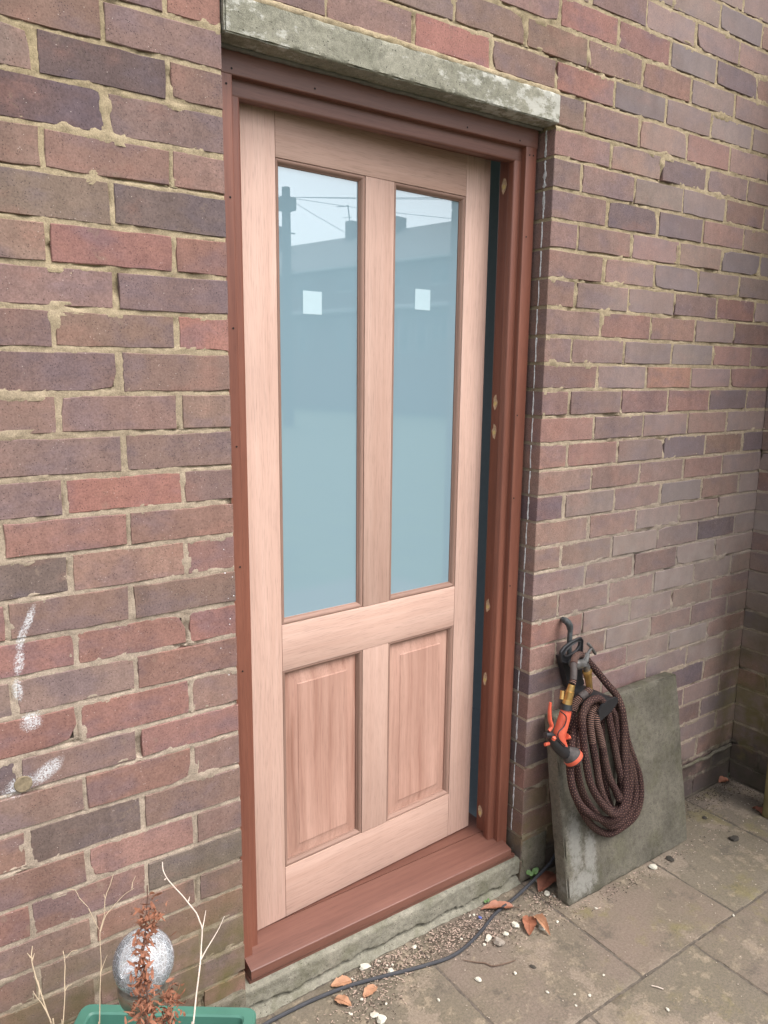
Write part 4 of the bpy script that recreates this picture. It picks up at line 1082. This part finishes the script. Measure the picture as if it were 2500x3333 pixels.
def hanger():
    t = thing('hose_hanger', 'black plastic hose hanger with oval hole hung on the pipe below the tap elbow', 'hose hanger', HANGER['back'][0])
    def add(o): o.parent = t; o.location = Vector(o.location)-t.location; return o
    def plate_hole(out, hole, th):
        n = 48
        def res(P):
            P = np.array(P+[P[0]]); d = np.r_[0, np.cumsum(np.linalg.norm(np.diff(P, axis=0), axis=1))]
            s = np.linspace(0, d[-1], n, endpoint=False)
            return np.stack([np.interp(s, d, P[:, i]) for i in range(3)], 1)
        O, I = res(out), res(hole)
        k = np.argmin(np.linalg.norm(I-O[0], axis=1)); I = np.roll(I, -k, axis=0)
        off = np.array([0, th, 0])
        V = list(O)+list(I)+list(O+off)+list(I+off)
        F = []
        for i in range(n):
            j = (i+1) % n
            F += [(i, j, n+j, n+i), (2*n+i, 3*n+i, 3*n+j, 2*n+j), (i, 2*n+i, 2*n+j, j), (n+i, n+j, 3*n+j, 3*n+i)]
        return V, F
    b = B(); v, f = plate_hole(HANGER['outline'], HANGER['hole'], .006); b.add(v, f); add(fix(b.build('hook_plate', M['black'], None, 30)))
    def rim(pts, r): return tube_obj('rim', M['black'], None, list(pts)+[pts[0]], r, 6)
    add(rim(HANGER['outline'], .0034)); add(rim(HANGER['hole'], .0028))
    bk = HANGER['back']
    v = list(bk)+[(x, y+.022, z) for x, y, z in bk]; n = len(bk)
    f = [tuple(range(n)), tuple(range(2*n-1, n-1, -1))]+[(i, n+i, n+(i+1) % n, (i+1) % n) for i in range(n)]
    b = B(); b.add(v, f); add(fix(b.build('back_plate', M['black'], None, 30)))
    en = HANGER['end']; n = len(en)
    v = list(en)+[(x-.001, y+.005, z) for x, y, z in en]
    f = [tuple(range(n)), tuple(range(2*n-1, n-1, -1))]+[(i, n+i, n+(i+1) % n, (i+1) % n) for i in range(n)]
    b = B(); b.add(v, f); add(fix(b.build('end_stop', M['black'], None, 30)))
    a = np.array(HANGER['end']); c = a.mean(0)
    p0 = np.array(bk).mean(0)
    v = []; f = []
    for k, yy in enumerate((-.012, -.148)):
        for (dx, dz) in ((-.045, -.012), (-.02, .006), (.012, .016), (.045, .012), (.045, .004), (.012, .008), (-.02, -.002), (-.045, -.02)):
            v.append((c[0]+dx*.8, yy, c[2]+dz+.004))
    for i in range(8): f.append((i, (i+1) % 8, 8+(i+1) % 8, 8+i))
    f += [tuple(range(8)), tuple(range(15, 7, -1))]
    b = B(); b.add(v, f); add(fix(b.build('arm', M['black'], None, 30)))
    bx = [tuple(np.array(p)) for p in (HANGER['back'][5], HANGER['back'][4])]
    m0 = np.array(HANGER['back'][4])
    v, f = rbox(min(m0[0], c[0])-.01, max(m0[0], c[0])+.005, -.03, -.012, c[2]-.02, m0[2]+.012, .003)
    b = B(); b.add(v, f); add(b.build('bracket', M['black'], None, 30))
hanger()

def hose():
    p = smooth_path(HOSE, .004)
    b = B(); v, f, u = tube(p, np.r_[np.full(len(p)-60, .0110), np.linspace(.0110, .0090, 60)], 10); b.add(v, f, u)
    o = b.build('garden_hose', M['hose'], None, 60)
    tag(o, 'dark brown braided garden hose with tan flecks coiled in hanging loops', 'hose')
    # gathered stretches of the sleeve near the ends and over the hook
    n = len(p)
    L = np.r_[0, np.cumsum(np.linalg.norm(np.diff(p, axis=0), axis=1))]
    def seg(i0, i1, name, mat, r):
        q = tube_obj(name, mat, None, p[i0:i1], r, 10)
        q.parent = o; q.location = Vector(q.location)-Vector(o.location)
    def near(pt): return int(np.argmin(np.linalg.norm(p-np.array(pt), axis=1)))
    e0 = near(HOSE[-4]); e2 = near(HOSE[-2])
    seg(near(HOSE[-7]), e0, 'gathered_sleeve', M['rib'], .0103)
    seg(e0, e2, 'cuff', M['cuff'], .0098)
    seg(e2, n, 'gathered_sleeve', M['rib'], .0094)
    i1 = near(HOSE[1]); i2 = near(HOSE[2]); i3 = near(HOSE[3])
    seg(0, i1, 'gathered_sleeve', M['rib'], .0119); seg(i1, i2, 'cuff', M['cuff'], .0126); seg(i2, i3+6, 'gathered_sleeve', M['rib'], .0122)
    for ks in (HOSE_RIB):
        a, c = near(HOSE[ks[0]]), near(HOSE[ks[1]])
        seg(a, c, 'gathered_sleeve', M['rib'], .0115)
hose()

def gun():
    t = thing('spray_gun', 'orange and black hose spray gun hanging nozzle down beside the coiled hose', 'spray gun', GUN['handle'][2])
    def add(o): o.parent = t; o.location = Vector(o.location)-t.location; return o
    c = [np.array(p) for p in GUN['connector']]
    add(tube_obj('connector', M['brass'], None, [c[0], c[0]*.5+c[1]*.5, c[1]*.98+c[0]*.02, c[1], c[2], c[2]*.97+c[3]*.03, c[3]], [.0095, .0105, .0108, .0125, .0122, .0138, .0138], 12))
    k = GUN['clip']
    add(tube_obj('release_clip', M['brass'], None, [np.array(k[0])+np.array([0, .004, 0]), k[1]], [.0062, .0058], 6))
    h = GUN['handle']
    add(tube_obj('collar', M['black'], None, [c[3], np.array(h[0])*.5+np.array(h[1])*.5], [.0160, .0172], 14))
    add(tube_obj('handle', M['orange'], None, h, [.0150, .0178, .0190, .0190, .0175, .0120], 16, .006, squash=.85))
    s = GUN['spine']
    add(tube_obj('grip_line', M['black'], None, s, .0018, 6, .006))
    b_ = GUN['body']
    add(tube_obj('body', M['black'], None, b_, [.0085, .0125, .0165, .0175, .0175], 14, .006))
    hd = [np.array(p) for p in GUN['head']]
    ax = np.array([.50, -.38, -.78]); ax /= np.linalg.norm(ax)
    base = hd[1]
    pr = [(.012, 0), (.0150, .006), (.0205, .012), (.0255, .018), (.0275, .024), (.0275, .026)]
    v, f = lathe(pr, 20, ax, base); b = B(); b.add(v, f); add(fix(b.build('spray_head', M['dusty'], None, 40)))
    v, f = lathe([(.0283, .0262), (.0286, .028), (.0284, .037), (.0276, .0382)], 20, ax, base); b = B(); b.add(v, f); add(fix(b.build('orange_ring', M['orange'], None, 40)))
    v, f = lathe([(.0262, .0382), (.0262, .042), (.024, .0435), (.0235, .0415)], 20, ax, base); b = B(); b.add(v, f); add(fix(b.build('nozzle_face', M['black'], None, 40)))
    add(tube_obj('lever', M['orange'], None, GUN['lever'], [.0036, .0050, .0056, .0060, .0045], 10, .006))
    lv = [np.array(p)+np.array([.004, .002, 0]) for p in GUN['lever'][:4]]
    add(tube_obj('lever_back', M['black'], None, lv, [.003, .0055, .0060, .0066], 8, .006))
    add(tube_obj('thumb_stop', M['orange'], None, GUN['thumb'], [.009, .0055], 8))
    add(tube_obj('flow_knob', M['orange'], None, GUN['knob'], [.0048, .0048], 10))
    tr = np.array(GUN['trig'][0]); v, f = lathe([(.002, -.006), (.0055, -.004), (.006, .003), (.003, .006)], 10, (.3, -.3, 1), tr)
    b = B(); b.add(v, f); add(fix(b.build('pivot_cap', M['orange'], None, 40)))
gun()

# ------------------------------------------------------------------ black cable
def cable():
    pts = [(x, y, .0052) for x, y in CABLE]
    pts[0] = (pts[0][0], pts[0][1]-.02, .075); pts[1] = (1.015, -.030, .050); pts[2] = (.942, -.036, .026); pts[3] = (.848, -.048, .0085)
    o = tube_obj('black_cable', M['cable'], None, pts+[(-.06, -.045, .0052), (-.2, -.08, .0052)], .0048, 8, .01)
    tag(o, 'black cable lying along the doorstep and disappearing behind the leaning slab', 'cable')
cable()

# ------------------------------------------------------------------ planter, light, dead plants
def planter():
    A = np.array([-.0899, -.2645]); Bq = np.array([-.3743, -.0607])
    ex = A-Bq; Lx = np.linalg.norm(ex); ex /= Lx
    ey = np.array([-ex[1], ex[0]])
    if ey @ (np.array([-.64, -1.47])-A) < 0: ey = -ey
    o = Bq
    ang = math.atan2(ex[1], ex[0])
    t = thing('planter', 'green plastic trough planter in the bottom left corner holding dead stalks', 'planter', (o[0], o[1], 0), ang)
    Dp = .33
    sg = 1 if (np.array([-math.sin(ang), math.cos(ang)]) @ ey) > 0 else -1
    ys = lambda a: a*sg
    H_ = .30
    def ring(ins, z): return [(ins, ys(ins), z), (Lx-ins, ys(ins), z), (Lx-ins, ys(Dp-ins), z), (ins, ys(Dp-ins), z)]
    def rr(ins, z, r): 
        p = round_poly([(x, y) for x, y, _ in ring(ins, z)], r, 4); return [(x, y, z) for x, y in p]
    lev = [rr(.050, .0, .02), rr(.012, H_-.03, .02), rr(.004, H_-.03, .02), rr(.0, H_-.024, .022), rr(.0, H_-.004, .022), rr(.003, H_, .02), rr(.021, H_, .012), rr(.024, H_-.003, .012), rr(.027, H_-.03, .012), rr(.052, .15, .012)]
    V, F = [], []
    n = len(lev[0])
    for l in lev: V += l
    for i in range(len(lev)-1):
        for j in range(n): F.append((i*n+j, i*n+(j+1) % n, (i+1)*n+(j+1) % n, (i+1)*n+j))
    F.append(tuple(range(n)))
    b = B(); b.add(V, F)
    fix(b.build('trough', M['green'], t, 35))
    s = rr(.040, .215, .012)
    b = B(); nn = 16
    xs = np.linspace(.042, Lx-.042, nn); yy = np.linspace(.042, Dp-.042, nn)
    V = [(x, ys(y), .205+.008*float(fbm(x, y, 0, 40, 3))) for x in xs for y in yy]
    F = [(i*nn+j, (i+1)*nn+j, (i+1)*nn+j+1, i*nn+j+1) for i in range(nn-1) for j in range(nn-1)]
    b.add(V, F); fix(b.build('soil', M['soil'], t, 60))
planter()

def garden_light():
    c = Vector((-.3238, -.324, .5608))
    dn = Vector((-.10, -.04, -1)).normalized()
    t = thing('solar_light', 'crackled glass globe garden light on a steel stake standing in the planter', 'garden light', tuple(c+dn*.32))
    def add(o): o.parent = t; o.location = Vector(o.location)-t.location; return o
    R_ = .0505
    pr = [(max(.0005, R_*math.sin(a)), -R_*1.04*math.cos(a)) for a in np.linspace(.0, math.pi-.62, 20)]
    v, f = lathe([(r, h) for r, h in pr], 28, dn, c); b = B(); b.add(v, f); add(fix(b.build('glass_globe', M['crackle'], None, 60)))
    k = R_
    v, f = lathe([(.030, k*.80), (.0405, k*.82), (.0415, k*.88), (.0405, k*1.0), (.038, k*1.25), (.031, k*1.5), (.019, k*1.7), (.010, k*1.78)], 24, dn, c)
    b = B(); b.add(v, f); add(fix(b.build('cup', M['steel'], None, 40)))
    v, f = lathe([(.0285, k*.66), (.0285, k*.9)], 20, dn, c); b = B(); b.add(v, f); add(fix(b.build('solar_cell', M['dusty'], None, 40)))
    v, f = lathe([(.0075, k*1.7), (.0075, .365)], 12, dn, c); b = B(); b.add(v, f); add(fix(b.build('stake', M['steel'], None, 40)))
garden_light()

def plants():
    def plant(key, label, rad, mat, name='dead_stalk'):
        paths = STALK[key]
        base = paths[0][-1]
        t = thing(name, label, 'dead plant', base)
        for i, p in enumerate(paths):
            m_ = len(p)
            r0 = rad if i == 0 else rad*.6
            rr = np.linspace(.45, 1.0, m_)*r0
            pp = [np.array(q) for q in p]
            if i == 0:
                e = pp[-1]+(pp[-1]-pp[-2]); pp.append(np.array([pp[-1][0], pp[-1][1], .21])); rr = np.r_[rr, r0]
            o = tube_obj('stem' if i == 0 else 'side_twig', mat, None, pp, rr, 6, .008); o.parent = t; o.location = Vector(o.location)-t.location
        return t
    plant('pale', 'tall bleached bare stalk forking near the top, right of the glass globe', .0019, M['pale'])
    plant('fork', 'bare pale stalk with a broken second stem at the far left of the planter', .0018, M['straw'])
    plant('single', 'single straight straw stalk, second from the left in the planter', .0014, M['straw'])
    plant('thin', 'thin wispy straw stalk with fine side twigs left of the glass globe', .0013, M['straw'])
    t = plant('brown', 'dead plant with curled rust brown leaves in front of the glass globe', .0020, M['dryd'], 'withered_plant')
    rg = random.Random(3)
    for (c, r, n) in STALK['clump']:
        b = B()
        for i in range(int(n*1.5)):
            p = np.array(c)+np.array([rg.gauss(0, r*.42), rg.gauss(0, r*.40), rg.gauss(0, r*.62)])
            L = rg.uniform(.007, .019); w = rg.uniform(.0009, .0030)
            th = rg.uniform(0, 6.28); d = np.array([math.cos(th), math.sin(th), rg.uniform(-1.6, .5)]); d /= np.linalg.norm(d)
            s = np.cross(d, [rg.uniform(-1, 1), rg.uniform(-1, 1), rg.uniform(-1, 1)]); s /= np.linalg.norm(s)
            nn = np.cross(d, s)
            V, F = [], []
            cu = rg.uniform(-2.2, 2.2)
            for k_ in range(5):
                q = k_/4
                pos = p+d*L*q*math.cos(cu*q*.5)+nn*L*q*math.sin(cu*q*.7)*.8
                ww = w*math.sin(math.pi*(.12+.8*q))
                tw = s*math.cos(q*cu)+nn*math.sin(q*cu)
                V += [pos-tw*ww, pos+tw*ww]
            for k_ in range(4): F.append((2*k_, 2*k_+1, 2*k_+3, 2*k_+2))
            b.add(V, F)
        o = b.build('curled_leaves', M['dry'], None, 60, kind='stuff'); o.parent = t; o.location = Vector(o.location)-t.location
plants()

# ------------------------------------------------------------------ litter on the paving
def leaf(p0, p1, width, mat, label, cup=.35, lift=.006, twist=0, seed=0, stalk=True):
    rg = random.Random(seed)
    a, c = np.array([*p0, 0.0]), np.array([*p1, 0.0])
    d = c-a; L = np.linalg.norm(d); d /= L
    s = np.array([-d[1], d[0], 0])
    V, F = [], []
    n, k = 14, 7
    for i in range(n+1):
        t = i/n
        w = width*math.sin(math.pi*min(1, .04+t*.96)**.8)**.75*(1+.08*math.sin(t*23+seed))
        for j in range(k):
            q = (j/(k-1))*2-1
            tw = twist*(t-.3)
            z = .0035+lift*math.sin(math.pi*t)*.5+cup*w*abs(q)**1.5*(1+.3*math.sin(t*14+seed+q))+.0012*math.sin(t*40+q*6)
            y = q*w
            yy, zz_ = y*math.cos(tw)-(z)*math.sin(tw)*.6, abs(y*math.sin(tw))+z*math.cos(tw)
            V.append(tuple(a+d*L*t+s*yy+np.array([0, 0, max(.0015, zz_)])))
    for i in range(n):
        for j in range(k-1):
            F.append((i*k+j, (i+1)*k+j, (i+1)*k+j+1, i*k+j+1))
    b = B(); b.add(V, F)
    o = b.build('fallen_leaf', mat, None, 70)
    tag(o, label, 'leaf', 'dry leaves on the paving')
    st = tube_obj('leaf_stalk', M['twig'], None, [tuple(a+d*L*.0+np.array([0, 0, .004])), tuple(a-d*L*.12+s*.003+np.array([0, 0, .003])), tuple(a-d*L*.22+s*.002+np.array([0, 0, .002]))], .0009, 5)
    st.parent = o; st.location = Vector(st.location)-Vector(o.location)
    mid = tube_obj('midrib', mat, None, [tuple(a+d*L*t+np.array([0, 0, .0048+lift*math.sin(math.pi*t)*.5])) for t in np.linspace(0.02, .95, 8)], .0007, 4)
    mid.parent = o; mid.location = Vector(mid.location)-Vector(o.location)
leaf((.815, -.070), (.728, -.026), .016, M['leafb'], 'rust brown leaf partly under the cable in front of the doorstep', .5, .010, .3, 1)
leaf((.826, -.126), (.771, -.180), .020, M['leafb'], 'folded brown leaf, left one of the pair lying in front of the slab', .45, .012, 0, 2)
leaf((.838, -.132), (.822, -.214), .015, M['leafl'], 'curled tan leaf, right one of the pair lying in front of the slab', .6, .022, 1.1, 3)
leaf((1.03, -.035), (.925, -.068), .030, M['leafd'], 'large dark brown leaf tucked behind the left edge of the slab', .3, .020, .2, 4)
leaf((.275, -.038), (.222, -.022), .017, M['leafl'], 'pale orange leaf above the cable near the left end of the step', .3, .004, 0, 5)
leaf((.212, -.062), (.234, -.104), .014, M['leafl'], 'pale orange leaf below the cable near the planter', .3, .006, .2, 6)
leaf((.318, -.086), (.270, -.100), .014, M['leafl'], 'small lobed orange leaf just below the cable, right of the other pale leaves', .25, .004, 0, 7)
leaf((1.965, -.012), (2.006, -.030), .018, M['leafb'], 'brown leaf standing in the far right corner of the walls', .5, .014, .4, 8)
leaf((1.89, -.236), (1.905, -.175), .014, M['leafd'], 'long dry curled leaf at the foot of the mossy post', .7, .008, .8, 9)

def chip_mesh(rg, r):
    n = 7
    V, F = [], []
    hs = [(.0, .7), (.35, 1.0), (.75, .72)]
    fl = rg.uniform(.35, .8); el = rg.uniform(1.0, 1.7)
    ph = rg.uniform(0, 6.28)
    for h, q in hs:
        for j in range(n):
            t = 2*math.pi*j/n
            k = r*q*rg.uniform(.75, 1.2)
            V.append((k*math.cos(t)*el*math.cos(ph)-k*math.sin(t)*math.sin(ph), k*math.cos(t)*el*math.sin(ph)+k*math.sin(t)*math.cos(ph), r*h*fl*2*rg.uniform(.85, 1.15) if h else 0))
    for i in range(2):
        for j in range(n): F.append((i*n+j, i*n+(j+1) % n, (i+1)*n+(j+1) % n, (i+1)*n+j))
    F.append(tuple(range(n-1, -1, -1))); F.append(tuple(2*n+j for j in range(n)))
    return V, F
def chips():
    rg = random.Random(11)
    special = {4: ('white triangular chip touching the cable near the planter end', .008, 'chip'), 5: ('long white splinter of plaster at the foot of the step', .013, 'chip'), 16: ('two lobed white chip left of the pair of brown leaves', .011, 'chip'),
               17: ('round white chip midway between the cable and the pair of brown leaves', .008, 'chip'), 20: ('hollow grey brown shell fragment right of the cable', .012, 'chipg'), 18: ('squarish cream chip beside the grey shell fragment', .009, 'chip'),
               22: ('pale angular chip at the left foot of the leaning slab', .011, 'chip'), 24: ('pale chip beside the green weed and the slab', .010, 'chip'), 30: ('large cream lump against the lower edge of the slab', .014, 'chip'), 21: ('cream chip under the curled tan leaf', .009, 'chip'),
               25: ('round white pebble alone on the paving low in the middle', .007, 'chip'), 0: ('large white chip against the step, left of the other chips', .010, 'chip'), 10: ('tall pale chip at the bottom edge of the picture', .009, 'chip'), 11: ('wide pale chip at the very bottom edge of the picture', .012, 'chip')}
    for i, (x, y) in enumerate(CHIPS):
        lab, r, mt = special.get(i, (None, rg.uniform(.0028, .0048), 'chip'))
        v, f = chip_mesh(rg, r)
        if i == 5: v = [(p[0]*.5+p[1]*.2, p[1]*.5, p[2]*.6) for p in v]; v = [(p[0]*1.0+.0, p[1], p[2]) for p in v]
        b = B(); b.add([(p[0]+x, p[1]+min(y, -.012), p[2]) for p in v], f)
        o = fix(b.build('stone_chip', M[mt], None, 35))
        if not lab:
            lab = 'small pale chip lying among the sweepings along the step' if (y > -.16 and x < .8) else 'small pale chip lying on the open paving away from the step'
            tag(o, lab, 'chip', 'chips along the step' if 'sweep' in lab else 'chips on the open paving')
        else: tag(o, lab, 'chip')
    for i, (x, y) in enumerate(DARKBITS):
        v, f = chip_mesh(rg, (.006, .011, .009, .014)[i]); b = B(); b.add([(p[0]+x, p[1]+y, p[2]*.6) for p in v], f)
        tag(fix(b.build('soil_crumb', M['soil'], None, 35)), ('small dark crumb alone in the middle of the paving', 'dark crumb of dead leaf right of the slab', 'dark crumb beyond the slab towards the corner', 'dark flat crumb near the right edge of the picture')[i], 'crumb')
    v, f = chip_mesh(rg, .0055); b = B(); b.add([(p[0]+.7054, p[1]-.049, p[2]) for p in v], f)
    tag(fix(b.build('foil_scrap', M['blue'], None, 35)), 'scrap of blue and white wrapper among the pale chips', 'litter')
    tag(tube_obj('twig', M['twig'], None, [(x, y, .003) for x, y in TWIG], [.0009, .0016, .0019, .0017, .0012], 6, .01), 'thin dark bent twig on the paving below the cable', 'twig')
    tag(tube_obj('twig', M['pale'], None, [(.906, -.481, .003), (.914, -.493, .004), (.9214, -.505, .003)], .0013, 6), 'short pale straw on the paving right of the middle', 'twig')
chips()

def debris():
    """wood shavings, grit and crumbs swept against the step and corner: nobody could count them"""
    rg = random.Random(4)
    def scatter(name, mat, spots, label, smin, smax):
        b = B()
        for (cx, cy, sx, sy, n, flat) in spots:
            for _ in range(int(n*.7)):
                x, y = rg.gauss(cx, sx), rg.gauss(cy, sy)
                if y > -.012: y = -.012-abs(rg.gauss(0, .02))
                if .955 < x < 1.54 and y > -.168: continue
                L, w, h = rg.uniform(smin, smax), rg.uniform(.0006, .0016), rg.uniform(.0006, .0016)
                if rg.random() < .3: L = w*1.5
                th = rg.uniform(0, 6.28); up = rg.uniform(-.25, .35)
                d = np.array([math.cos(th), math.sin(th), up]); s = np.array([-math.sin(th), math.cos(th), 0]); p = np.array([x, y, .002+rg.uniform(0, flat)])
                V = [p-d*L-s*w, p+d*L-s*w*.6, p+d*L*.9+s*w, p-d*L*.8+s*w, p+np.array([0, 0, h*1.6])]
                b.add(V, [(0, 1, 4), (1, 2, 4), (2, 3, 4), (3, 0, 4)])
        o = b.build(name, mat, None, None)
        tag(o, label, kind='stuff')
    along = [(.62, -.065, .07, .030, 420, .003), (.50, -.055, .09, .028, 300, .002), (.36, -.045, .06, .024, 260, .003), (.29, -.11, .06, .03, 200, .001), (.70, -.10, .05, .03, 220, .002), (.93, -.10, .05, .035, 220, .003), (1.2, -.19, .2, .012, 160, .001)]
    scatter('wood_shavings', simple('shavings', (.43, .32, .255), .9, .4, 200), along, 'pinkish wood shavings swept along the doorstep', .0015, .0050)
    scatter('soil_crumbs', simple('dark_grit', (.075, .055, .042), .95, .4, 200), [(a, c, sx*1.1, sy*1.1, n, f_) for a, c, sx, sy, n, f_ in along]+[(1.9, -.05, .12, .03, 420, .003), (2.0, -.2, .025, .1, 260, .004), (1.7, -.05, .08, .03, 200, .002)], 'dark grit and leaf crumbs along the walls', .001, .0042)
    wide = [(.7, -.35, .35, .18, 130, 0), (1.5, -.3, .3, .2, 130, 0), (1.8, -.15, .15, .1, 90, 0)]
    scatter('paving_specks', simple('pale_specks', (.50, .42, .34), .9, .3, 200), wide, 'pale specks scattered over the paving', .0008, .0026)
debris()

def weed(x, y, z, n, r, label, seed):
    rg = random.Random(seed)
    t = thing('weed', label, 'weed', (x, y, 0))
    for i in range(n):
        th = i*2.4+rg.uniform(-.3, .3); L = rg.uniform(.5, 1)*r*2.0
        tip = np.array([math.cos(th)*L, -abs(math.sin(th))*L*.8, z+rg.uniform(0, r*1.4)])
        o = tube_obj('stem', M['weed'], t, [(0, 0, .001), tuple(tip*.5+np.array([0, 0, .004])), tuple(tip)], .0006, 5)
        b = B(); V = [(0, 0, .0012)]
        rr = r*rg.uniform(.7, 1.1); k = 10
        ny = Vector((rg.uniform(-.4, .1), -.6, .8)).normalized(); q = Vector((0, 0, 1)).rotation_difference(ny)
        V = [tuple(Vector(tip)+q @ Vector((rr*math.cos(a), rr*.85*math.sin(a), .0008*math.cos(2*a)))) for a in np.linspace(0, 6.283, k, endpoint=False)]+[tuple(Vector(tip)+q @ Vector((0, 0, -.0015)))]
        b.add(V, [(j, (j+1) % k, k) for j in range(k)]); b.build('leaf', M['weed'], t, 60)
weed(.950, -.012, .022, 6, .010, 'small round leaved green weed between the step and the slab', 1)
weed(.764, -.010, .007, 6, .0045, 'tiny bright green weed growing at the foot of the step', 2)

# ------------------------------------------------------------------ timber post at the right edge
def post():
    b = B(); v, f = rbox(1.884, 1.974, -.305, -.222, 0, 1.05, .006, .02, .0015, 12, 3, .004); b.add(v, f)
    tag(b.build('timber_post', M['post'], None, 50), 'mossy greenish timber post standing at the right edge of the picture', 'post')
post()

# ------------------------------------------------------------------ terrace and telegraph pole across the road (mirrored in the panes)
def terrace():
    e = Vector((.09, .996, 0)).normalized(); nrm = Vector((-e.y, e.x, 0))
    O = Vector((22.23, -31.06, 0))
    yaw = math.atan2(e.y, e.x)
    labels = ['terraced house with the tallest chimney, at the far end of the row across the road', 'middle terraced house across the road with the aerial on its chimney', 'terraced house at the near end of the row across the road']
    for h, (s0, s1) in enumerate(((-5.8, 1.6), (1.6, 9.0), (9.0, 17.0))):
        base = O+e*s0
        t = thing('terraced_house', labels[h], 'house', tuple(base), yaw, 'terraced houses across the road')
        Wd = s1-s0
        D = 3.6                                   # local: x along row, +y towards us (facade at y = D)
        box('wall', M['hbrick'], t, .005, Wd-.005, -D, D, 0, 5.75, .01)
        V = [(0, D+.35, 5.55), (0, 0, 7.6), (0, -D-.35, 5.55), (Wd, D+.35, 5.55), (Wd, 0, 7.6), (Wd, -D-.35, 5.55)]
        b = B(); b.add(V, [(0, 1, 4, 3), (1, 2, 5, 4), (0, 2, 1), (3, 4, 5), (0, 3, 5, 2)]); rf = fix(b.build('roof', M['htile'], t, None))
        box('gutter', M['white'], t, .0, Wd, D+.36, D+.46, 5.50, 5.62, .02)
        def win(x0, x1, z0, z1, nm='window'):
            o = box(nm, M['white'], t, x0, x1, D-.02, D+.05, z0, z1, .01)
            nn = 2 if x1-x0 > .8 else 1
            for q in range(nn):
                a = x0+.09+(x1-x0-.09)*q/nn; c = x0+(x1-x0-.09)*(q+1)/nn
                p = box('pane', M['pane'], None, a, c, D+.045, D+.062, z0+.09, z1-.09, .004)
                p.parent = o; p.location = Vector(p.location)-Vector(o.location)
        for s in (9.75, 12.05, 7.2, 4.6, 2.2, .2, -2.5, -4.6, 14.6):
            if s0+.2 < s and s+1.0 < s1: win(s-s0, s-s0+.98, 4.62, 5.42)
        for s in (10.55, 11.4, 7.2, 4.7, 2.6, -1.2, -4, 14.2):
            if s0+.2 < s and s+.95 < s1: win(s-s0, s-s0+.62, 2.2, 3.62)
        if h == 2: win(12.15-s0, 13.0-s0, 2.6, 3.75)
        box('porch_roof', M['white'], t, 1.2, Wd-.3, D-.01, D+.9, 3.78, 3.94, .02)
        ch = {0: (4.2, 5.39, 8.55), 1: (2.66, 3.09, 8.23), 2: (6.5, 7.3, 8.2)}[h]
        c = box('chimney', M['hbrick'], t, ch[0], ch[1], -.35, .35, 6.9, ch[2], .02)
        if h == 1:
            c2 = box('chimney', M['hbrick'], t, 5.0, 5.78, -.35, .35, 6.9, 8.1, .02)
            for (p0, p1, r) in (((2.62, 0, 8.2), (2.48, 0, 9.0), .025), ((1.75, 0, 9.02), (2.52, 0, 8.97), .018), ((2.1, 0, 8.5), (2.75, 0, 8.45), .012)):
                tube_obj('aerial', M['pole'], t, [p0, p1], r, 6)
terrace()
def pole():
    t = thing('telegraph_pole', 'wooden telegraph pole with wires across the road', 'telegraph pole', (11.66, -16.27, 0))
    tube_obj('pole', M['pole'], t, [(0, 0, 0), (0, 0, 6.35)], [.16, .11], 12)
    b = B(); v, f = rbox(-.22, .22, -.2, .2, 5.75, 6.1, .05); b.add(v, f); b.build('junction_box', M['pole'], t)
    for s in (5.2, 4.7, 4.2, 3.7): tube_obj('climbing_step', M['pole'], t, [(-.28, 0, s), (.28, 0, s)], .018, 6)
    for i, (dx, dy, dz) in enumerate(((16, 14, 1.2), (14, 20, .2), (12, -4, -.8), (-12, -8, .2), (12, 8, -.2), (-14, 4, .3))):
        p = [(dx*q, dy*q, 6.1+dz*q-1.2*q*(1-q)*1.2) for q in np.linspace(0, 1, 10)]
        tube_obj('wire', M['pole'], t, p, .007, 5)
pole()
